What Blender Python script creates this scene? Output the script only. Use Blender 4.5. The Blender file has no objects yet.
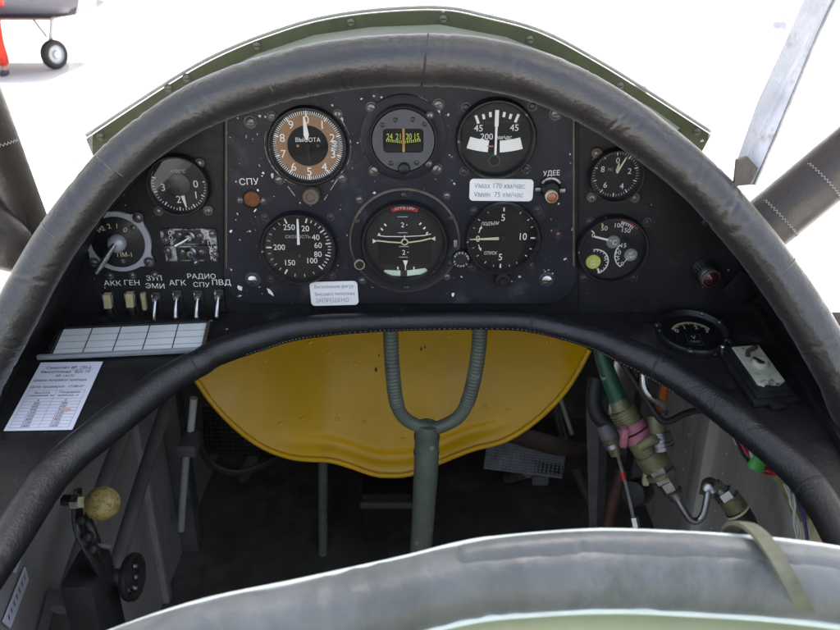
import bpy, bmesh, math, random
from mathutils import Vector, Matrix, noise as mnoise
from mathutils.geometry import tessellate_polygon
random.seed(7)
sc = bpy.context.scene
COL = sc.collection
PI = math.pi
H0 = 2.2                      # eye height above the apron
PITCH = math.radians(26)
F = 824.0                     # focal length in photo pixels (photo is 840 wide)
CAM = Vector((0, 0, H0))
FW = Vector((0, math.cos(PITCH), -math.sin(PITCH)))
UP = Vector((0, math.sin(PITCH), math.cos(PITCH)))
RT = Vector((1, 0, 0))

# ------------------------------------------------------------------ rays
def ray(px, py):
    return RT*((px-420)/F) + UP*((315-py)/F) + FW
def on_y(px, py, y):
    r = ray(px, py); return CAM + r*(y/r.y)
def on_x(px, py, x):
    r = ray(px, py); return CAM + r*(x/r.x)
def on_z(px, py, z):
    r = ray(px, py); return CAM + r*((z-H0)/r.z)
def at(px, py, d):
    return CAM + ray(px, py)*d
def on_plane(px, py, p0, n):
    r = ray(px, py); return CAM + r*((p0-CAM).dot(n)/r.dot(n))
def depth(p):
    return (p-CAM).dot(FW)
SIDE_Y, MID_Y = .820, .815
SLOPE = math.radians(10)
SH_N = Vector((0, -math.sin(SLOPE), math.cos(SLOPE)))
SH_P = on_y(420, 312, SIDE_Y)
def on_shelf(px, py, lift=0):
    return on_plane(px, py, SH_P+SH_N*lift, SH_N)

# ------------------------------------------------------------------ materials
def mat(name, col, rough=.5, metal=0, var=.25, vscale=30, bump=0, bscale=200, spec=.5, chips=None,
        wear=None, coat=0, emit=None, stretch=None, rvar=.12, sheen=0):
    m = bpy.data.materials.new(name); m.use_nodes = True
    nt = m.node_tree; N = nt.nodes; L = nt.links
    b = N['Principled BSDF']
    b.inputs['Metallic'].default_value = metal
    b.inputs['Roughness'].default_value = rough
    b.inputs['Specular IOR Level'].default_value = spec
    b.inputs['Coat Weight'].default_value = coat
    b.inputs['Sheen Weight'].default_value = sheen; b.inputs['Sheen Roughness'].default_value = .45
    tc = N.new('ShaderNodeTexCoord')
    vec = tc.outputs['Object']
    if stretch:
        mp = N.new('ShaderNodeMapping'); mp.inputs['Scale'].default_value = stretch
        L.new(vec, mp.inputs['Vector']); vec = mp.outputs['Vector']
    def noise(scale, detail=6, rgh=.6):
        n = N.new('ShaderNodeTexNoise'); n.inputs['Scale'].default_value = scale
        n.inputs['Detail'].default_value = detail; n.inputs['Roughness'].default_value = rgh
        L.new(vec, n.inputs['Vector']); return n.outputs['Fac']
    def ramp(fac, a, b_):
        r = N.new('ShaderNodeMapRange'); r.inputs['From Min'].default_value = a; r.inputs['From Max'].default_value = b_
        L.new(fac, r.inputs['Value']); return r.outputs['Result']
    def mix(fac, c1, c2):
        x = N.new('ShaderNodeMix'); x.data_type = 'RGBA'
        L.new(fac, x.inputs['Factor'])
        for s, c in ((x.inputs['A'], c1), (x.inputs['B'], c2)):
            if isinstance(c, tuple): s.default_value = (*c, 1)
            else: L.new(c, s)
        return x.outputs['Result']
    lo = tuple(c*(1-var) for c in col); hi = tuple(min(1, c*(1+var)) for c in col)
    c = mix(ramp(noise(vscale), .3, .7), lo, hi)
    if wear:      # (colour, scale, threshold, softness)
        w = ramp(noise(wear[1], 8, .7), wear[2], wear[2]+wear[3]); c = mix(w, c, wear[0])
    if chips:     # tiny flecks of bare metal or primer
        w1 = ramp(noise(chips[1], 3, .5), chips[2], chips[2]+.015); c = mix(w1, c, chips[0])
    L.new(c, b.inputs['Base Color'])
    rr = N.new('ShaderNodeMapRange'); rr.inputs['To Min'].default_value = max(.03, rough-rvar); rr.inputs['To Max'].default_value = min(1, rough+rvar)
    rr.inputs['From Min'].default_value = .3; rr.inputs['From Max'].default_value = .7
    L.new(noise(vscale*2.3), rr.inputs['Value']); L.new(rr.outputs['Result'], b.inputs['Roughness'])
    if bump:
        bp = N.new('ShaderNodeBump'); bp.inputs['Strength'].default_value = bump; bp.inputs['Distance'].default_value = .002
        L.new(noise(bscale, 4, .55), bp.inputs['Height']); L.new(bp.outputs['Normal'], b.inputs['Normal'])
    if emit:
        b.inputs['Emission Color'].default_value = (*emit[0], 1); b.inputs['Emission Strength'].default_value = emit[1]
    return m

def glass_mat(name, tint=(1, 1, 1), dust=0.0, gl=.05, scale=6, rough=.02):
    m = bpy.data.materials.new(name); m.use_nodes = True
    nt = m.node_tree; N = nt.nodes; L = nt.links
    N.remove(N['Principled BSDF']); out = N['Material Output']
    tr = N.new('ShaderNodeBsdfTransparent'); tr.inputs['Color'].default_value = (*tint, 1)
    g = N.new('ShaderNodeBsdfGlossy'); g.inputs['Roughness'].default_value = rough
    lw = N.new('ShaderNodeLayerWeight'); lw.inputs['Blend'].default_value = .12
    mr = N.new('ShaderNodeMapRange'); mr.inputs['To Min'].default_value = gl; mr.inputs['To Max'].default_value = .8
    L.new(lw.outputs['Facing'], mr.inputs['Value'])
    mx = N.new('ShaderNodeMixShader'); L.new(mr.outputs['Result'], mx.inputs['Fac'])
    L.new(tr.outputs[0], mx.inputs[1]); L.new(g.outputs[0], mx.inputs[2])
    last = mx.outputs[0]
    if dust:
        d = N.new('ShaderNodeBsdfDiffuse'); d.inputs['Color'].default_value = (.85, .85, .87, 1)
        t = N.new('ShaderNodeBsdfTranslucent'); t.inputs['Color'].default_value = (.85, .85, .88, 1)
        a = N.new('ShaderNodeMixShader'); a.inputs['Fac'].default_value = .6
        L.new(d.outputs[0], a.inputs[1]); L.new(t.outputs[0], a.inputs[2])
        tc = N.new('ShaderNodeTexCoord'); n = N.new('ShaderNodeTexNoise'); n.inputs['Scale'].default_value = scale
        n.inputs['Detail'].default_value = 8; L.new(tc.outputs['Object'], n.inputs['Vector'])
        r = N.new('ShaderNodeMapRange'); r.inputs['From Min'].default_value = .3; r.inputs['From Max'].default_value = .75
        r.inputs['To Min'].default_value = dust*.75; r.inputs['To Max'].default_value = min(1, dust*1.25)
        L.new(n.outputs['Fac'], r.inputs['Value'])
        mp = N.new('ShaderNodeMapping'); mp.inputs['Scale'].default_value = (9, 9, 2.2); mp.inputs['Rotation'].default_value = (0, .6, 0)
        L.new(tc.outputs['Object'], mp.inputs['Vector']); n2 = N.new('ShaderNodeTexNoise'); n2.inputs['Scale'].default_value = 1.0; n2.inputs['Detail'].default_value = 9
        n2.inputs['Roughness'].default_value = .65; L.new(mp.outputs['Vector'], n2.inputs['Vector'])
        r2 = N.new('ShaderNodeMapRange'); r2.inputs['From Min'].default_value = .52; r2.inputs['From Max'].default_value = .70; r2.inputs['To Max'].default_value = .8
        L.new(n2.outputs['Fac'], r2.inputs['Value'])
        ad = N.new('ShaderNodeMath'); ad.operation = 'ADD'; ad.use_clamp = True; L.new(r.outputs['Result'], ad.inputs[0]); L.new(r2.outputs['Result'], ad.inputs[1])
        m2 = N.new('ShaderNodeMixShader'); L.new(ad.outputs[0], m2.inputs['Fac'])
        L.new(last, m2.inputs[1]); L.new(a.outputs[0], m2.inputs[2]); last = m2.outputs[0]
    L.new(last, out.inputs['Surface'])
    return m

M = {}
M['panel'] = mat('panel_paint', (.013, .0135, .0205), .42, spec=.28, var=.35, vscale=14, bump=.10, bscale=420,
                 chips=((.55, .55, .55), 95, .715), wear=((.050, .050, .060), 26, .56, .16))
M['panel_side'] = mat('side_panel_paint', (.012, .012, .014), .45, spec=.28, var=.3, vscale=18, bump=.10, bscale=380,
                      chips=((.5, .5, .5), 110, .755), wear=((.045, .043, .043), 22, .58, .2))
M['shelf'] = mat('shelf_paint', (.015, .0142, .014), .44, spec=.3, var=.45, vscale=22, bump=.25, bscale=220,
                 chips=((.30, .27, .24), 70, .735), wear=((.06, .055, .052), 13, .55, .2))
M['leather'] = mat('black_leather', (.018, .0155, .0145), .31, var=.3, vscale=9, bump=.30, bscale=260, spec=.95, coat=0, sheen=.18, wear=((.048, .031, .026), 7, .56, .18))
M['leather2'] = mat('black_vinyl', (.012, .0125, .0145), .36, var=.25, vscale=12, bump=.30, bscale=420, spec=.55)
M['seam'] = mat('leather_seam', (.012, .012, .013), .6)
M['strutl'] = mat('brown_leather', (.045, .034, .031), .32, var=.35, vscale=10, bump=.4, bscale=90, wear=((.085, .068, .062), 9, .55, .2))
M['vinyl'] = mat('grey_vinyl', (.095, .102, .104), .44, var=.35, vscale=14, bump=.6, bscale=90, spec=.65, sheen=.25, wear=((.050, .054, .055), 20, .52, .2), stretch=(1, 1, .5))
M['piping'] = mat('pale_piping_highlight', (.66, .72, .66), .5, var=.12)  # seam piping colour, also used for the painted highlight on the rear roll
M['strap_w'] = mat('olive_webbing', (.11, .113, .075), .7, var=.35, vscale=60)
M['olive'] = mat('olive_paint', (.062, .068, .024), .6, var=.25, vscale=20, chips=((.55, .55, .48), 70, .70))
M['deck'] = mat('pale_green_paint', (.22, .245, .13), .5, var=.15, vscale=8, wear=((.27, .29, .17), 9, .55, .2))
M['skin'] = mat('grey_green_skin', (.27, .285, .22), .45, var=.2, vscale=8)
M['bezel'] = mat('gauge_bezel', (.012, .012, .014), .38, spec=.35, var=.3, vscale=60, chips=((.25, .25, .25), 150, .72))
M['bezel_grey'] = mat('grey_bezel', (.060, .062, .070), .5, var=.2, vscale=50)
M['bezel_brown'] = mat('worn_bezel', (.10, .075, .055), .45, var=.4, vscale=50)
M['dial'] = mat('dial_black', (.007, .007, .0085), .5, spec=.2, var=.2)
M['dial_grey'] = mat('dial_dark_grey', (.018, .019, .019), .55, spec=.2, var=.2)
M['ink'] = mat('dial_white', (.78, .78, .75), .6, var=.06)
M['ink_dim'] = mat('dial_dim_white', (.42, .42, .42), .6, var=.1)
M['ink_y'] = mat('dial_cream', (.62, .58, .36), .6, var=.1)
M['ink_g'] = mat('dial_glow_green', (.50, .55, .05), .6, var=.15)
M['brown'] = mat('dial_brown', (.255, .14, .068), .55, var=.18, vscale=80)
M['red'] = mat('red_paint', (.42, .018, .02), .45, var=.2)
M['yg'] = mat('yellow_green_disc', (.52, .55, .10), .5, var=.15)
M['midgrey'] = mat('mid_grey_disc', (.17, .18, .18), .5)
M['ballgreen'] = mat('pale_green_tube', (.60, .72, .58), .35, var=.1)
M['orange'] = mat('orange_needle', (.40, .20, .05), .5)
M['paper'] = mat('white_paper', (.80, .80, .80), .6, var=.05, vscale=25)
M['paper_b'] = mat('bluish_paper', (.66, .68, .76), .6, var=.05, vscale=25)
M['card'] = mat('grid_card', (.74, .78, .76), .45, var=.07, vscale=25)
M['print'] = mat('black_print', (.05, .05, .06), .6)
M['print_g'] = mat('grey_print', (.30, .30, .33), .6)
M['metal'] = mat('bare_metal', (.55, .55, .56), .32, 1, var=.2, vscale=80)
M['steel'] = mat('dull_steel', (.32, .32, .33), .38, 1, var=.3, vscale=60)
M['alu'] = mat('grey_aluminium', (.40, .42, .45), .42, .35, var=.12, vscale=40)
M['screw'] = mat('worn_screw', (.22, .21, .20), .36, .8, var=.5, vscale=150)
M['screw_dark'] = mat('dark_screw', (.07, .07, .075), .4, .6, var=.5, vscale=150)
M['cream'] = mat('cream_plastic', (.42, .35, .20), .5, var=.25, vscale=60)
M['black'] = mat('black_plastic', (.014, .014, .015), .34, var=.2)
M['rubber'] = mat('black_rubber', (.016, .016, .017), .55, var=.3)
M['rust'] = mat('rust_hole', (.17, .055, .012), .8, var=.4, vscale=200)
M['lens'] = mat('purple_lens', (.05, .008, .018), .2, coat=.5)
M['lens_o'] = mat('amber_lens', (.35, .12, .06), .3, coat=.3)
M['yellow'] = mat('ochre_yellow_paint', (.92, .52, .005), .36, var=.10, vscale=7, bump=.10, bscale=24, wear=((.76, .43, .005), 10, .55, .25))
M['stick'] = mat('grey_green_enamel', (.14, .165, .13), .36, var=.25, vscale=30, bump=.2, bscale=120, wear=((.15, .165, .24), 18, .62, .06), chips=((.3, .33, .3), 60, .70))
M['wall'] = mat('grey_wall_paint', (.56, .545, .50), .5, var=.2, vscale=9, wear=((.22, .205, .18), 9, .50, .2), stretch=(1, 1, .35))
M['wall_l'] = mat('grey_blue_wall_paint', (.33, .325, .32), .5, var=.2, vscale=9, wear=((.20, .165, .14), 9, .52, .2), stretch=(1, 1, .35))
M['frame'] = mat('dark_frame_paint', (.12, .118, .12), .5, var=.3, vscale=20, wear=((.22, .13, .10), 12, .60, .1))
M['floor'] = mat('dark_floor', (.080, .074, .068), .65, var=.4, vscale=10, wear=((.17, .16, .15), 5, .52, .25))
M['tread'] = mat('pedal_grid', (.34, .35, .38), .42, .3, var=.3, vscale=60)
M['strap'] = mat('brown_strap', (.055, .038, .030), .65, var=.3, vscale=60)
M['pipe_o'] = mat('olive_fitting', (.17, .165, .085), .45, .2, var=.3, vscale=60, wear=((.06, .055, .04), 45, .54, .1))
M['pink'] = mat('pink_clamp', (.42, .15, .21), .6, var=.3, vscale=60, wear=((.15, .08, .09), 50, .56, .1))
M['green_hose'] = mat('green_hose', (.018, .085, .050), .4, var=.3, vscale=60, chips=((.2, .3, .25), 90, .66))
M['green_plug'] = mat('green_plug', (.08, .38, .07), .4)
M['wire_red'] = mat('red_wire', (.50, .03, .06), .45)
M['wire_white'] = mat('white_wire', (.55, .55, .50), .5)
M['wire_blue'] = mat('blue_wire', (.05, .05, .20), .5)
M['orange_w'] = mat('orange_cable', (.42, .10, .012), .45)
M['loom'] = mat('olive_loom', (.17, .18, .07), .6, var=.3, vscale=80)
M['knob'] = mat('worn_yellow_ball', (.30, .235, .075), .6, var=.3, vscale=90, bump=.5, bscale=220, wear=((.14, .11, .05), 260, .50, .08))
M['socket'] = mat('pale_socket_face', (.36, .37, .29), .5, var=.25, vscale=60, wear=((.10, .09, .07), 45, .58, .06))
M['tyre'] = mat('tyre_rubber', (.025, .024, .023), .8)
M['plane'] = mat('dark_blue_paint', (.012, .011, .018), .6, spec=.12)
M['belly'] = mat('red_brown_paint', (.16, .07, .06), .4)
M['cloth_red'] = mat('red_cloth', (.62, .045, .02), .8)
M['cloth_dark'] = mat('dark_cloth', (.05, .05, .07), .8)
M['skin_p'] = mat('human_skin', (.45, .25, .17), .5)
M['blue'] = mat('blue_nylon', (.07, .10, .25), .7)
M['wing'] = mat('wing_fabric', (.45, .46, .44), .6, var=.05)
M['apron'] = mat('pale_concrete', (.43, .42, .405), .85, var=.12, vscale=.5, wear=((.19, .18, .18), .45, .58, .12), chips=((.45, .42, .22), .8, .70))
M['glass'] = glass_mat('gauge_glass', gl=.02)
M['screen_side'] = glass_mat('side_glass', dust=.24, gl=.03, scale=5)
M['screen'] = glass_mat('windshield_glass', dust=.26, gl=.04, scale=5)

# ------------------------------------------------------------------ mesh builder
_tc = {}
def text_geo(s, bold):
    """Outlines of a string, each outer contour (with its holes) filled on its own."""
    k = (s, bold)
    if k in _tc: return _tc[k]
    c = bpy.data.curves.new('t', 'FONT'); c.body = s; c.resolution_u = 3; c.offset = bold; c.fill_mode = 'NONE'
    o = bpy.data.objects.new('t', c); COL.objects.link(o)
    dg = bpy.context.evaluated_depsgraph_get()
    me = bpy.data.meshes.new_from_object(o.evaluated_get(dg)); adj = {}
    for e in me.edges:
        a, b = e.vertices; adj.setdefault(a, []).append(b); adj.setdefault(b, []).append(a)
    seen = set(); loops = []
    for q in adj:
        if q in seen: continue
        l = [q]; seen.add(q); p = q
        while True:
            nx = [x for x in adj[p] if x not in seen]
            if not nx: break
            p = nx[0]; seen.add(p); l.append(p)
        if len(l) > 2: loops.append([Vector((me.vertices[x].co.x, me.vertices[x].co.y, 0)) for x in l])
    bpy.data.objects.remove(o); bpy.data.curves.remove(c); bpy.data.meshes.remove(me)
    def sarea(l): return .5*sum(a.x*b.y-b.x*a.y for a, b in zip(l, l[1:]+l[:1]))
    def inside(p, l):
        w = False
        for a, b in zip(l, l[1:]+l[:1]):
            if (a.y > p.y) != (b.y > p.y) and p.x < (b.x-a.x)*(p.y-a.y)/(b.y-a.y)+a.x: w = not w
        return w
    def parents(h): return [l for l in loops if l is not h and abs(sarea(l)) > abs(sarea(h)) and sarea(l)*sarea(h) < 0 and all(inside(p, l) for p in h)]
    par = [parents(l) for l in loops]
    outer = [[l] for l, q in zip(loops, par) if not q]
    for h, q in zip(loops, par):
        if q:
            own = min(q, key=lambda l: abs(sarea(l)))
            for g in outer:
                if g[0] is own: g.append(h)
    V = []; Fc = []
    for n, g in enumerate(outer):
        base = len(V); flat = [p for l in g for p in l]
        V += [Vector((p.x, p.y, n % 4)) for p in flat]
        Fc += [[base+a for a in t] for t in tessellate_polygon(g)]
    _tc[k] = (V, Fc); return _tc[k]

class MB:
    def __init__(s, u=1.0, M4=None):
        s.bm = bmesh.new(); s.mats = []; s.u = u; s.T = M4 or Matrix()
    def mi(s, m):
        m = M[m] if isinstance(m, str) else m
        if m not in s.mats: s.mats.append(m)
        return s.mats.index(m)
    def add(s, vs, fs, m, smooth=False, scale=True):
        k = s.u if scale else 1
        bv = [s.bm.verts.new(s.T @ (Vector(v)*k)) for v in vs]; i = s.mi(m); out = []
        for f in fs:
            try: q = s.bm.faces.new([bv[a] for a in f])
            except ValueError: continue
            q.material_index = i; q.smooth = smooth; out.append(q)
        return bv, out
    def box(s, c, d, m, bev=0, R=None):
        c = Vector(c); hx, hy, hz = d[0]/2, d[1]/2, d[2]/2
        vs = [Vector((x*hx, y*hy, z*hz)) for z in (-1, 1) for y in (-1, 1) for x in (-1, 1)]
        if R: vs = [R @ v for v in vs]
        vs = [v+c for v in vs]
        bv, fs = s.add(vs, [(0, 2, 3, 1), (4, 5, 7, 6), (0, 1, 5, 4), (2, 6, 7, 3), (0, 4, 6, 2), (1, 3, 7, 5)], m)
        if bev:
            es = {e for f in fs for e in f.edges}
            r = bmesh.ops.bevel(s.bm, geom=list(es), offset=bev*s.u, segments=2, affect='EDGES', profile=.6)
            for f in r['faces']: f.smooth = True; f.material_index = s.mi(m)
        return s
    def lathe(s, prof, m, seg=40, o=(0, 0, 0), axis=None, smooth=True, caps=True):
        o = Vector(o); R = Matrix()
        if axis is not None: R = Vector((0, 0, 1)).rotation_difference(Vector(axis)).to_matrix().to_4x4()
        vs = []; fs = []
        for (r, z) in prof:
            for k in range(seg):
                a = 2*PI*k/seg; vs.append(o + (R @ Vector((r*math.cos(a), r*math.sin(a), z))))
        n = len(prof)
        for j in range(n-1):
            for k in range(seg):
                k2 = (k+1) % seg; fs.append((j*seg+k, j*seg+k2, (j+1)*seg+k2, (j+1)*seg+k))
        if caps:
            fs.append(tuple(reversed(range(seg)))); fs.append(tuple((n-1)*seg+k for k in range(seg)))
        s.add(vs, fs, m, smooth); return s
    def cyl(s, p0, p1, r0, m, r1=None, seg=20):
        p0 = Vector(p0); p1 = Vector(p1); d = p1-p0
        return s.lathe([(r0, 0), (r0 if r1 is None else r1, d.length)], m, seg, p0, d)
    def tube(s, pts, rad, m, seg=14, res=6, flat=1.0, smooth_path=True, disp=None):
        P = [Vector(p) for p in pts]; n = len(P)
        R = list(rad) if hasattr(rad, '__len__') else [rad]*n
        if smooth_path and n > 2:
            Q = []; S = []
            for i in range(n-1):
                a = P[max(i-1, 0)]; b = P[i]; c = P[i+1]; d = P[min(i+2, n-1)]
                for k in range(res):
                    t = k/res
                    Q.append(.5*((2*b)+(c-a)*t+(2*a-5*b+4*c-d)*t*t+(3*b-a-3*c+d)*t**3)); S.append(R[i]*(1-t)+R[i+1]*t)
            Q.append(P[-1]); S.append(R[-1]); P, R = Q, S; n = len(P)
        T = [(P[min(i+1, n-1)]-P[max(i-1, 0)]).normalized() for i in range(n)]
        ref = Vector((0, 0, 1)) if abs(T[0].z) < .9 else Vector((0, 1, 0))
        N = (ref-T[0]*ref.dot(T[0])).normalized(); vs = []; fs = []
        arc = 0.0
        for i in range(n):
            N = (N-T[i]*N.dot(T[i])).normalized(); B = T[i].cross(N)
            if i: arc += (P[i]-P[i-1]).length
            for k in range(seg):
                a = 2*PI*k/seg; q = R[i]*(disp(arc, a) if disp else 1)
                vs.append(P[i]+N*(q*math.cos(a))+B*(q*math.sin(a)*flat))
        for i in range(n-1):
            for k in range(seg):
                k2 = (k+1) % seg; fs.append((i*seg+k, i*seg+k2, (i+1)*seg+k2, (i+1)*seg+k))
        fs.append(tuple(reversed(range(seg)))); fs.append(tuple((n-1)*seg+k for k in range(seg)))
        s.add(vs, fs, m, True); return P, R
    def prism(s, out, z0, z1, m, bev=0, X=None):
        n = len(out)
        tf = (lambda x, y, z: X @ Vector((x, y, z))) if X else (lambda x, y, z: Vector((x, y, z)))
        vs = [tf(x, y, z0) for x, y in out]+[tf(x, y, z1) for x, y in out]
        fs = [tuple(reversed(range(n))), tuple(range(n, 2*n))]+[(i, (i+1) % n, n+(i+1) % n, n+i) for i in range(n)]
        bv, ff = s.add(vs, fs, m)
        if bev:
            es = [e for e in ff[1].edges]
            r = bmesh.ops.bevel(s.bm, geom=es, offset=bev*s.u, segments=2, affect='EDGES')
            for f in r['faces']: f.material_index = s.mi(m); f.smooth = True
        return s
    def arc(s, r0, r1, a0, a1, z, m, cx=0, cy=0, n=None):     # angles clockwise from the top, in degrees
        n = n or max(2, int(abs(a1-a0)/5)); vs = []; fs = []
        for k in range(n+1):
            a = math.radians(a0+(a1-a0)*k/n)
            vs += [(cx+r0*math.sin(a), cy+r0*math.cos(a), z), (cx+r1*math.sin(a), cy+r1*math.cos(a), z)]
        for k in range(n): fs.append((2*k, 2*k+1, 2*k+3, 2*k+2))
        s.add(vs, fs, m); return s
    def disc(s, r, z, m, cx=0, cy=0, seg=40):
        s.add([(cx+r*math.cos(2*PI*k/seg), cy+r*math.sin(2*PI*k/seg), z) for k in range(seg)], [tuple(range(seg))], m); return s
    def poly(s, pts, z, m):
        s.add([(x, y, z) for x, y in pts], [tuple(range(len(pts)))], m); return s
    def line(s, x0, y0, x1, y1, w, z, m, w1=None):
        d = Vector((x1-x0, y1-y0)); d.normalize(); n = Vector((-d.y, d.x)); a = w/2; b = (w if w1 is None else w1)/2
        return s.poly([(x0-n.x*a, y0-n.y*a), (x1-n.x*b, y1-n.y*b), (x1+n.x*b, y1+n.y*b), (x0+n.x*a, y0+n.y*a)], z, m)
    def tick(s, a, r0, r1, w, z, m, cx=0, cy=0):
        a = math.radians(a); sx, cx_ = math.sin(a), math.cos(a)
        return s.line(cx+r0*sx, cy+r0*cx_, cx+r1*sx, cy+r1*cx_, w, z, m)
    def text(s, t, x, y, z, h, m, rot=0, bold=.012, xs=1.0, slant=0, align='c'):
        v, f = text_geo(t, bold)
        if not v: return s
        x0 = min(p.x for p in v); x1 = max(p.x for p in v); y0 = min(p.y for p in v); y1 = max(p.y for p in v)
        cap = .72; k = h/cap; a = math.radians(rot); ca, sa = math.cos(a), math.sin(a); o = []
        cy0 = (y0+y1)/2
        ox = (x0+x1)/2 if align == 'c' else x0
        for p in v:
            lx = (p.x-ox)*k*xs; ly = (p.y-cy0)*k; lx += slant*ly
            o.append((x+lx*ca-ly*sa, y+lx*sa+ly*ca, z+.004*k*p.z))
        s.add(o, f, m); return s
    def rtext(s, t, r, a, z, h, m, **kw):           # upright text at polar position
        a = math.radians(a); return s.text(t, r*math.sin(a), r*math.cos(a), z, h, m, **kw)
    def mesh(s, name, sharp=40):
        bmesh.ops.recalc_face_normals(s.bm, faces=[f for f in s.bm.faces if len(f.verts) > 2 and any(len(e.link_faces) > 1 for e in f.edges)])
        me = bpy.data.meshes.new(name); s.bm.to_mesh(me); s.bm.free()
        for m in s.mats: me.materials.append(m)
        me.set_sharp_from_angle(angle=math.radians(sharp)); return me
    def build(s, name, parent=None, world=False, sharp=40):
        if world and parent is not None:
            bmesh.ops.transform(s.bm, matrix=wmat(parent).inverted(), verts=s.bm.verts)
        o = bpy.data.objects.new(name, s.mesh(name, sharp)); COL.objects.link(o)
        if parent is not None: o.parent = parent
        return o
    def thing(s, name, label, cat, group=None, sharp=40):      # one-mesh thing, origin at the foot of its bounding box
        xs = [v.co for v in s.bm.verts]
        p = Vector(((min(v.x for v in xs)+max(v.x for v in xs))/2, (min(v.y for v in xs)+max(v.y for v in xs))/2, min(v.z for v in xs)))
        bmesh.ops.translate(s.bm, vec=-p, verts=s.bm.verts)
        o = s.build(name, sharp=sharp); o.location = p; tag(o, label, cat, group); return o

def wrinkles(seed, L, n, depth=.05, width=.0035, swell=.03, seams=()):
    """Radius factor of a padded, hand-sewn tube: slow swelling, many short creases, puckers at the seams."""
    rg = random.Random(seed); cr = []
    for _ in range(n):
        cr.append((rg.uniform(0, L), rg.uniform(0, 2*PI), rg.uniform(.5, 1.6)*width, rg.uniform(.35, 1.3), rg.uniform(.3, 1)*depth, rg.uniform(-.012, .012)))
    for s0 in seams:
        for _ in range(9): cr.append((s0+rg.uniform(-.016, .016), rg.uniform(0, 2*PI), width*.8, rg.uniform(.3, .8), depth*.6, rg.uniform(-.008, .008)))
    cr.sort()
    def f(s, a):
        v = 1+swell*mnoise.noise(Vector((s*22, 1.3*math.cos(a), 1.3*math.sin(a)+seed)))+swell*.45*mnoise.noise(Vector((s*75, 2.5*math.cos(a), 2.5*math.sin(a)+seed)))
        for s0, a0, w, e, d, t in cr:
            if s0 > s+.04: break
            if s0 < s-.04: continue
            da = (a-a0+PI) % (2*PI)-PI; x = (s-s0-t*da)/w
            if abs(x) < 3.5 and abs(da) < 2.5*e: v -= d*math.exp(-(da/e)**2)*(math.exp(-x*x)-.55*math.exp(-((abs(x)-1.7)/.8)**2))
        return v
    return f
def wmat(o):
    m = o.matrix_basis.copy()
    while o.parent: o = o.parent; m = o.matrix_basis @ m
    return m
def tag(o, label, cat, group=None, kind=None):
    if label: o['label'] = label
    if cat: o['category'] = cat
    if group: o['group'] = group
    if kind: o['kind'] = kind
    return o
def empty(name, label, cat, loc, rot=(0, 0, 0), group=None):
    o = bpy.data.objects.new(name, None); COL.objects.link(o); o.empty_display_size = .02
    o.location = loc; o.rotation_euler = rot; bpy.context.view_layer.update()
    return tag(o, label, cat, group)
def inst(name, me, parent, loc, rot=(0, 0, 0), sc_=1):
    o = bpy.data.objects.new(name, me); COL.objects.link(o); o.parent = parent
    o.location = loc; o.rotation_euler = rot; o.scale = (sc_,)*3; return o

# shared screw meshes (radius 1 mm units, head faces +z)
def screw_mesh(m, r=.0032, h=.0022, dome=True):
    b = MB()
    b.lathe([(r, 0), (r, h*.4), (r*.85, h*.8), (r*.45, h*1.02), (r*.05, h*1.05)], m, 16)
    b.box((0, 0, h*1.0), (r*1.5, r*.28, h*.24), 'black')
    b.lathe([(r*1.35, 0), (r*1.35, h*.18), (r*1.0, h*.2)], 'screw_dark', 16)
    return b.mesh('screw')
M['brass'] = mat('tarnished_brass', (.17, .16, .09), .5, .2, var=.4, vscale=150)
SCREWB = screw_mesh('brass', .0030, .0014); SCREW = screw_mesh('screw'); SCREWD = screw_mesh('screw_dark', .0030, .0018); BOLT = screw_mesh('metal', .0062, .0052)
def screws(parent, u, pts, me=None, z=0, name='screw', s=1):
    for (x, y) in pts:
        inst(name, me or SCREW, parent, (x*u, y*u, z), (0, 0, random.uniform(0, 3)), s)

RXP = (PI/2, 0, 0)
def gauge(name, label, cat, px, py, R, y=MID_Y, bz='bezel', h=.009, tab=(), tabm=None, plate=None, inner=.87, group='round flight instruments on the panel', shelf=False, tabr=6):
    """Empty + bezel + glass + screws; returns root and metres-per-photo-pixel u."""
    if shelf: loc = on_shelf(px, py); rot = (SLOPE, 0, 0)
    else: loc = on_y(px, py, y); rot = RXP
    u = depth(loc)/F
    t = empty(name, label, cat, loc, rot, group)
    b = MB(u); hz = h/u
    b.lathe([(R, 0), (R, hz*.55), (R*.985, hz*.8), (R*.955, hz), (R*.915, hz), (R*.895, hz*.85), (R*inner, hz*.5), (R*inner, .6)], bz, 64, caps=False)
    if plate: plate(b, hz)
    for (x, y_) in tab: b.lathe([(tabr, 0), (tabr, hz*.3), (tabr*.85, hz*.38)], tabm or bz, 20, (x, y_, 0))
    b.build('bezel', t)
    g = MB(u); g.disc(R*(inner+.005), hz*.52, 'glass', seg=48); g.build('glass', t)
    return t, u, hz*.40
ZD = 1.0      # dial height in px units
def needle_shape(b, a, tail, tip, w, z, m, wt=None, diamond=False):
    a = math.radians(a); d = Vector((math.sin(a), math.cos(a))); n = Vector((-d.y, d.x)); wt = w*.5 if wt is None else wt
    if diamond:
        pts = [d*tail-n*w*.3, d*(tail+(tip-tail)*.22)-n*w, d*tip-n*wt, d*tip+n*wt, d*(tail+(tip-tail)*.22)+n*w, d*tail+n*w*.3]
    else:
        pts = [d*tail-n*w, d*tip-n*wt, d*tip+n*wt, d*tail+n*w]
    b.prism([(p.x, p.y) for p in pts], z, z+.5, m)

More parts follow.
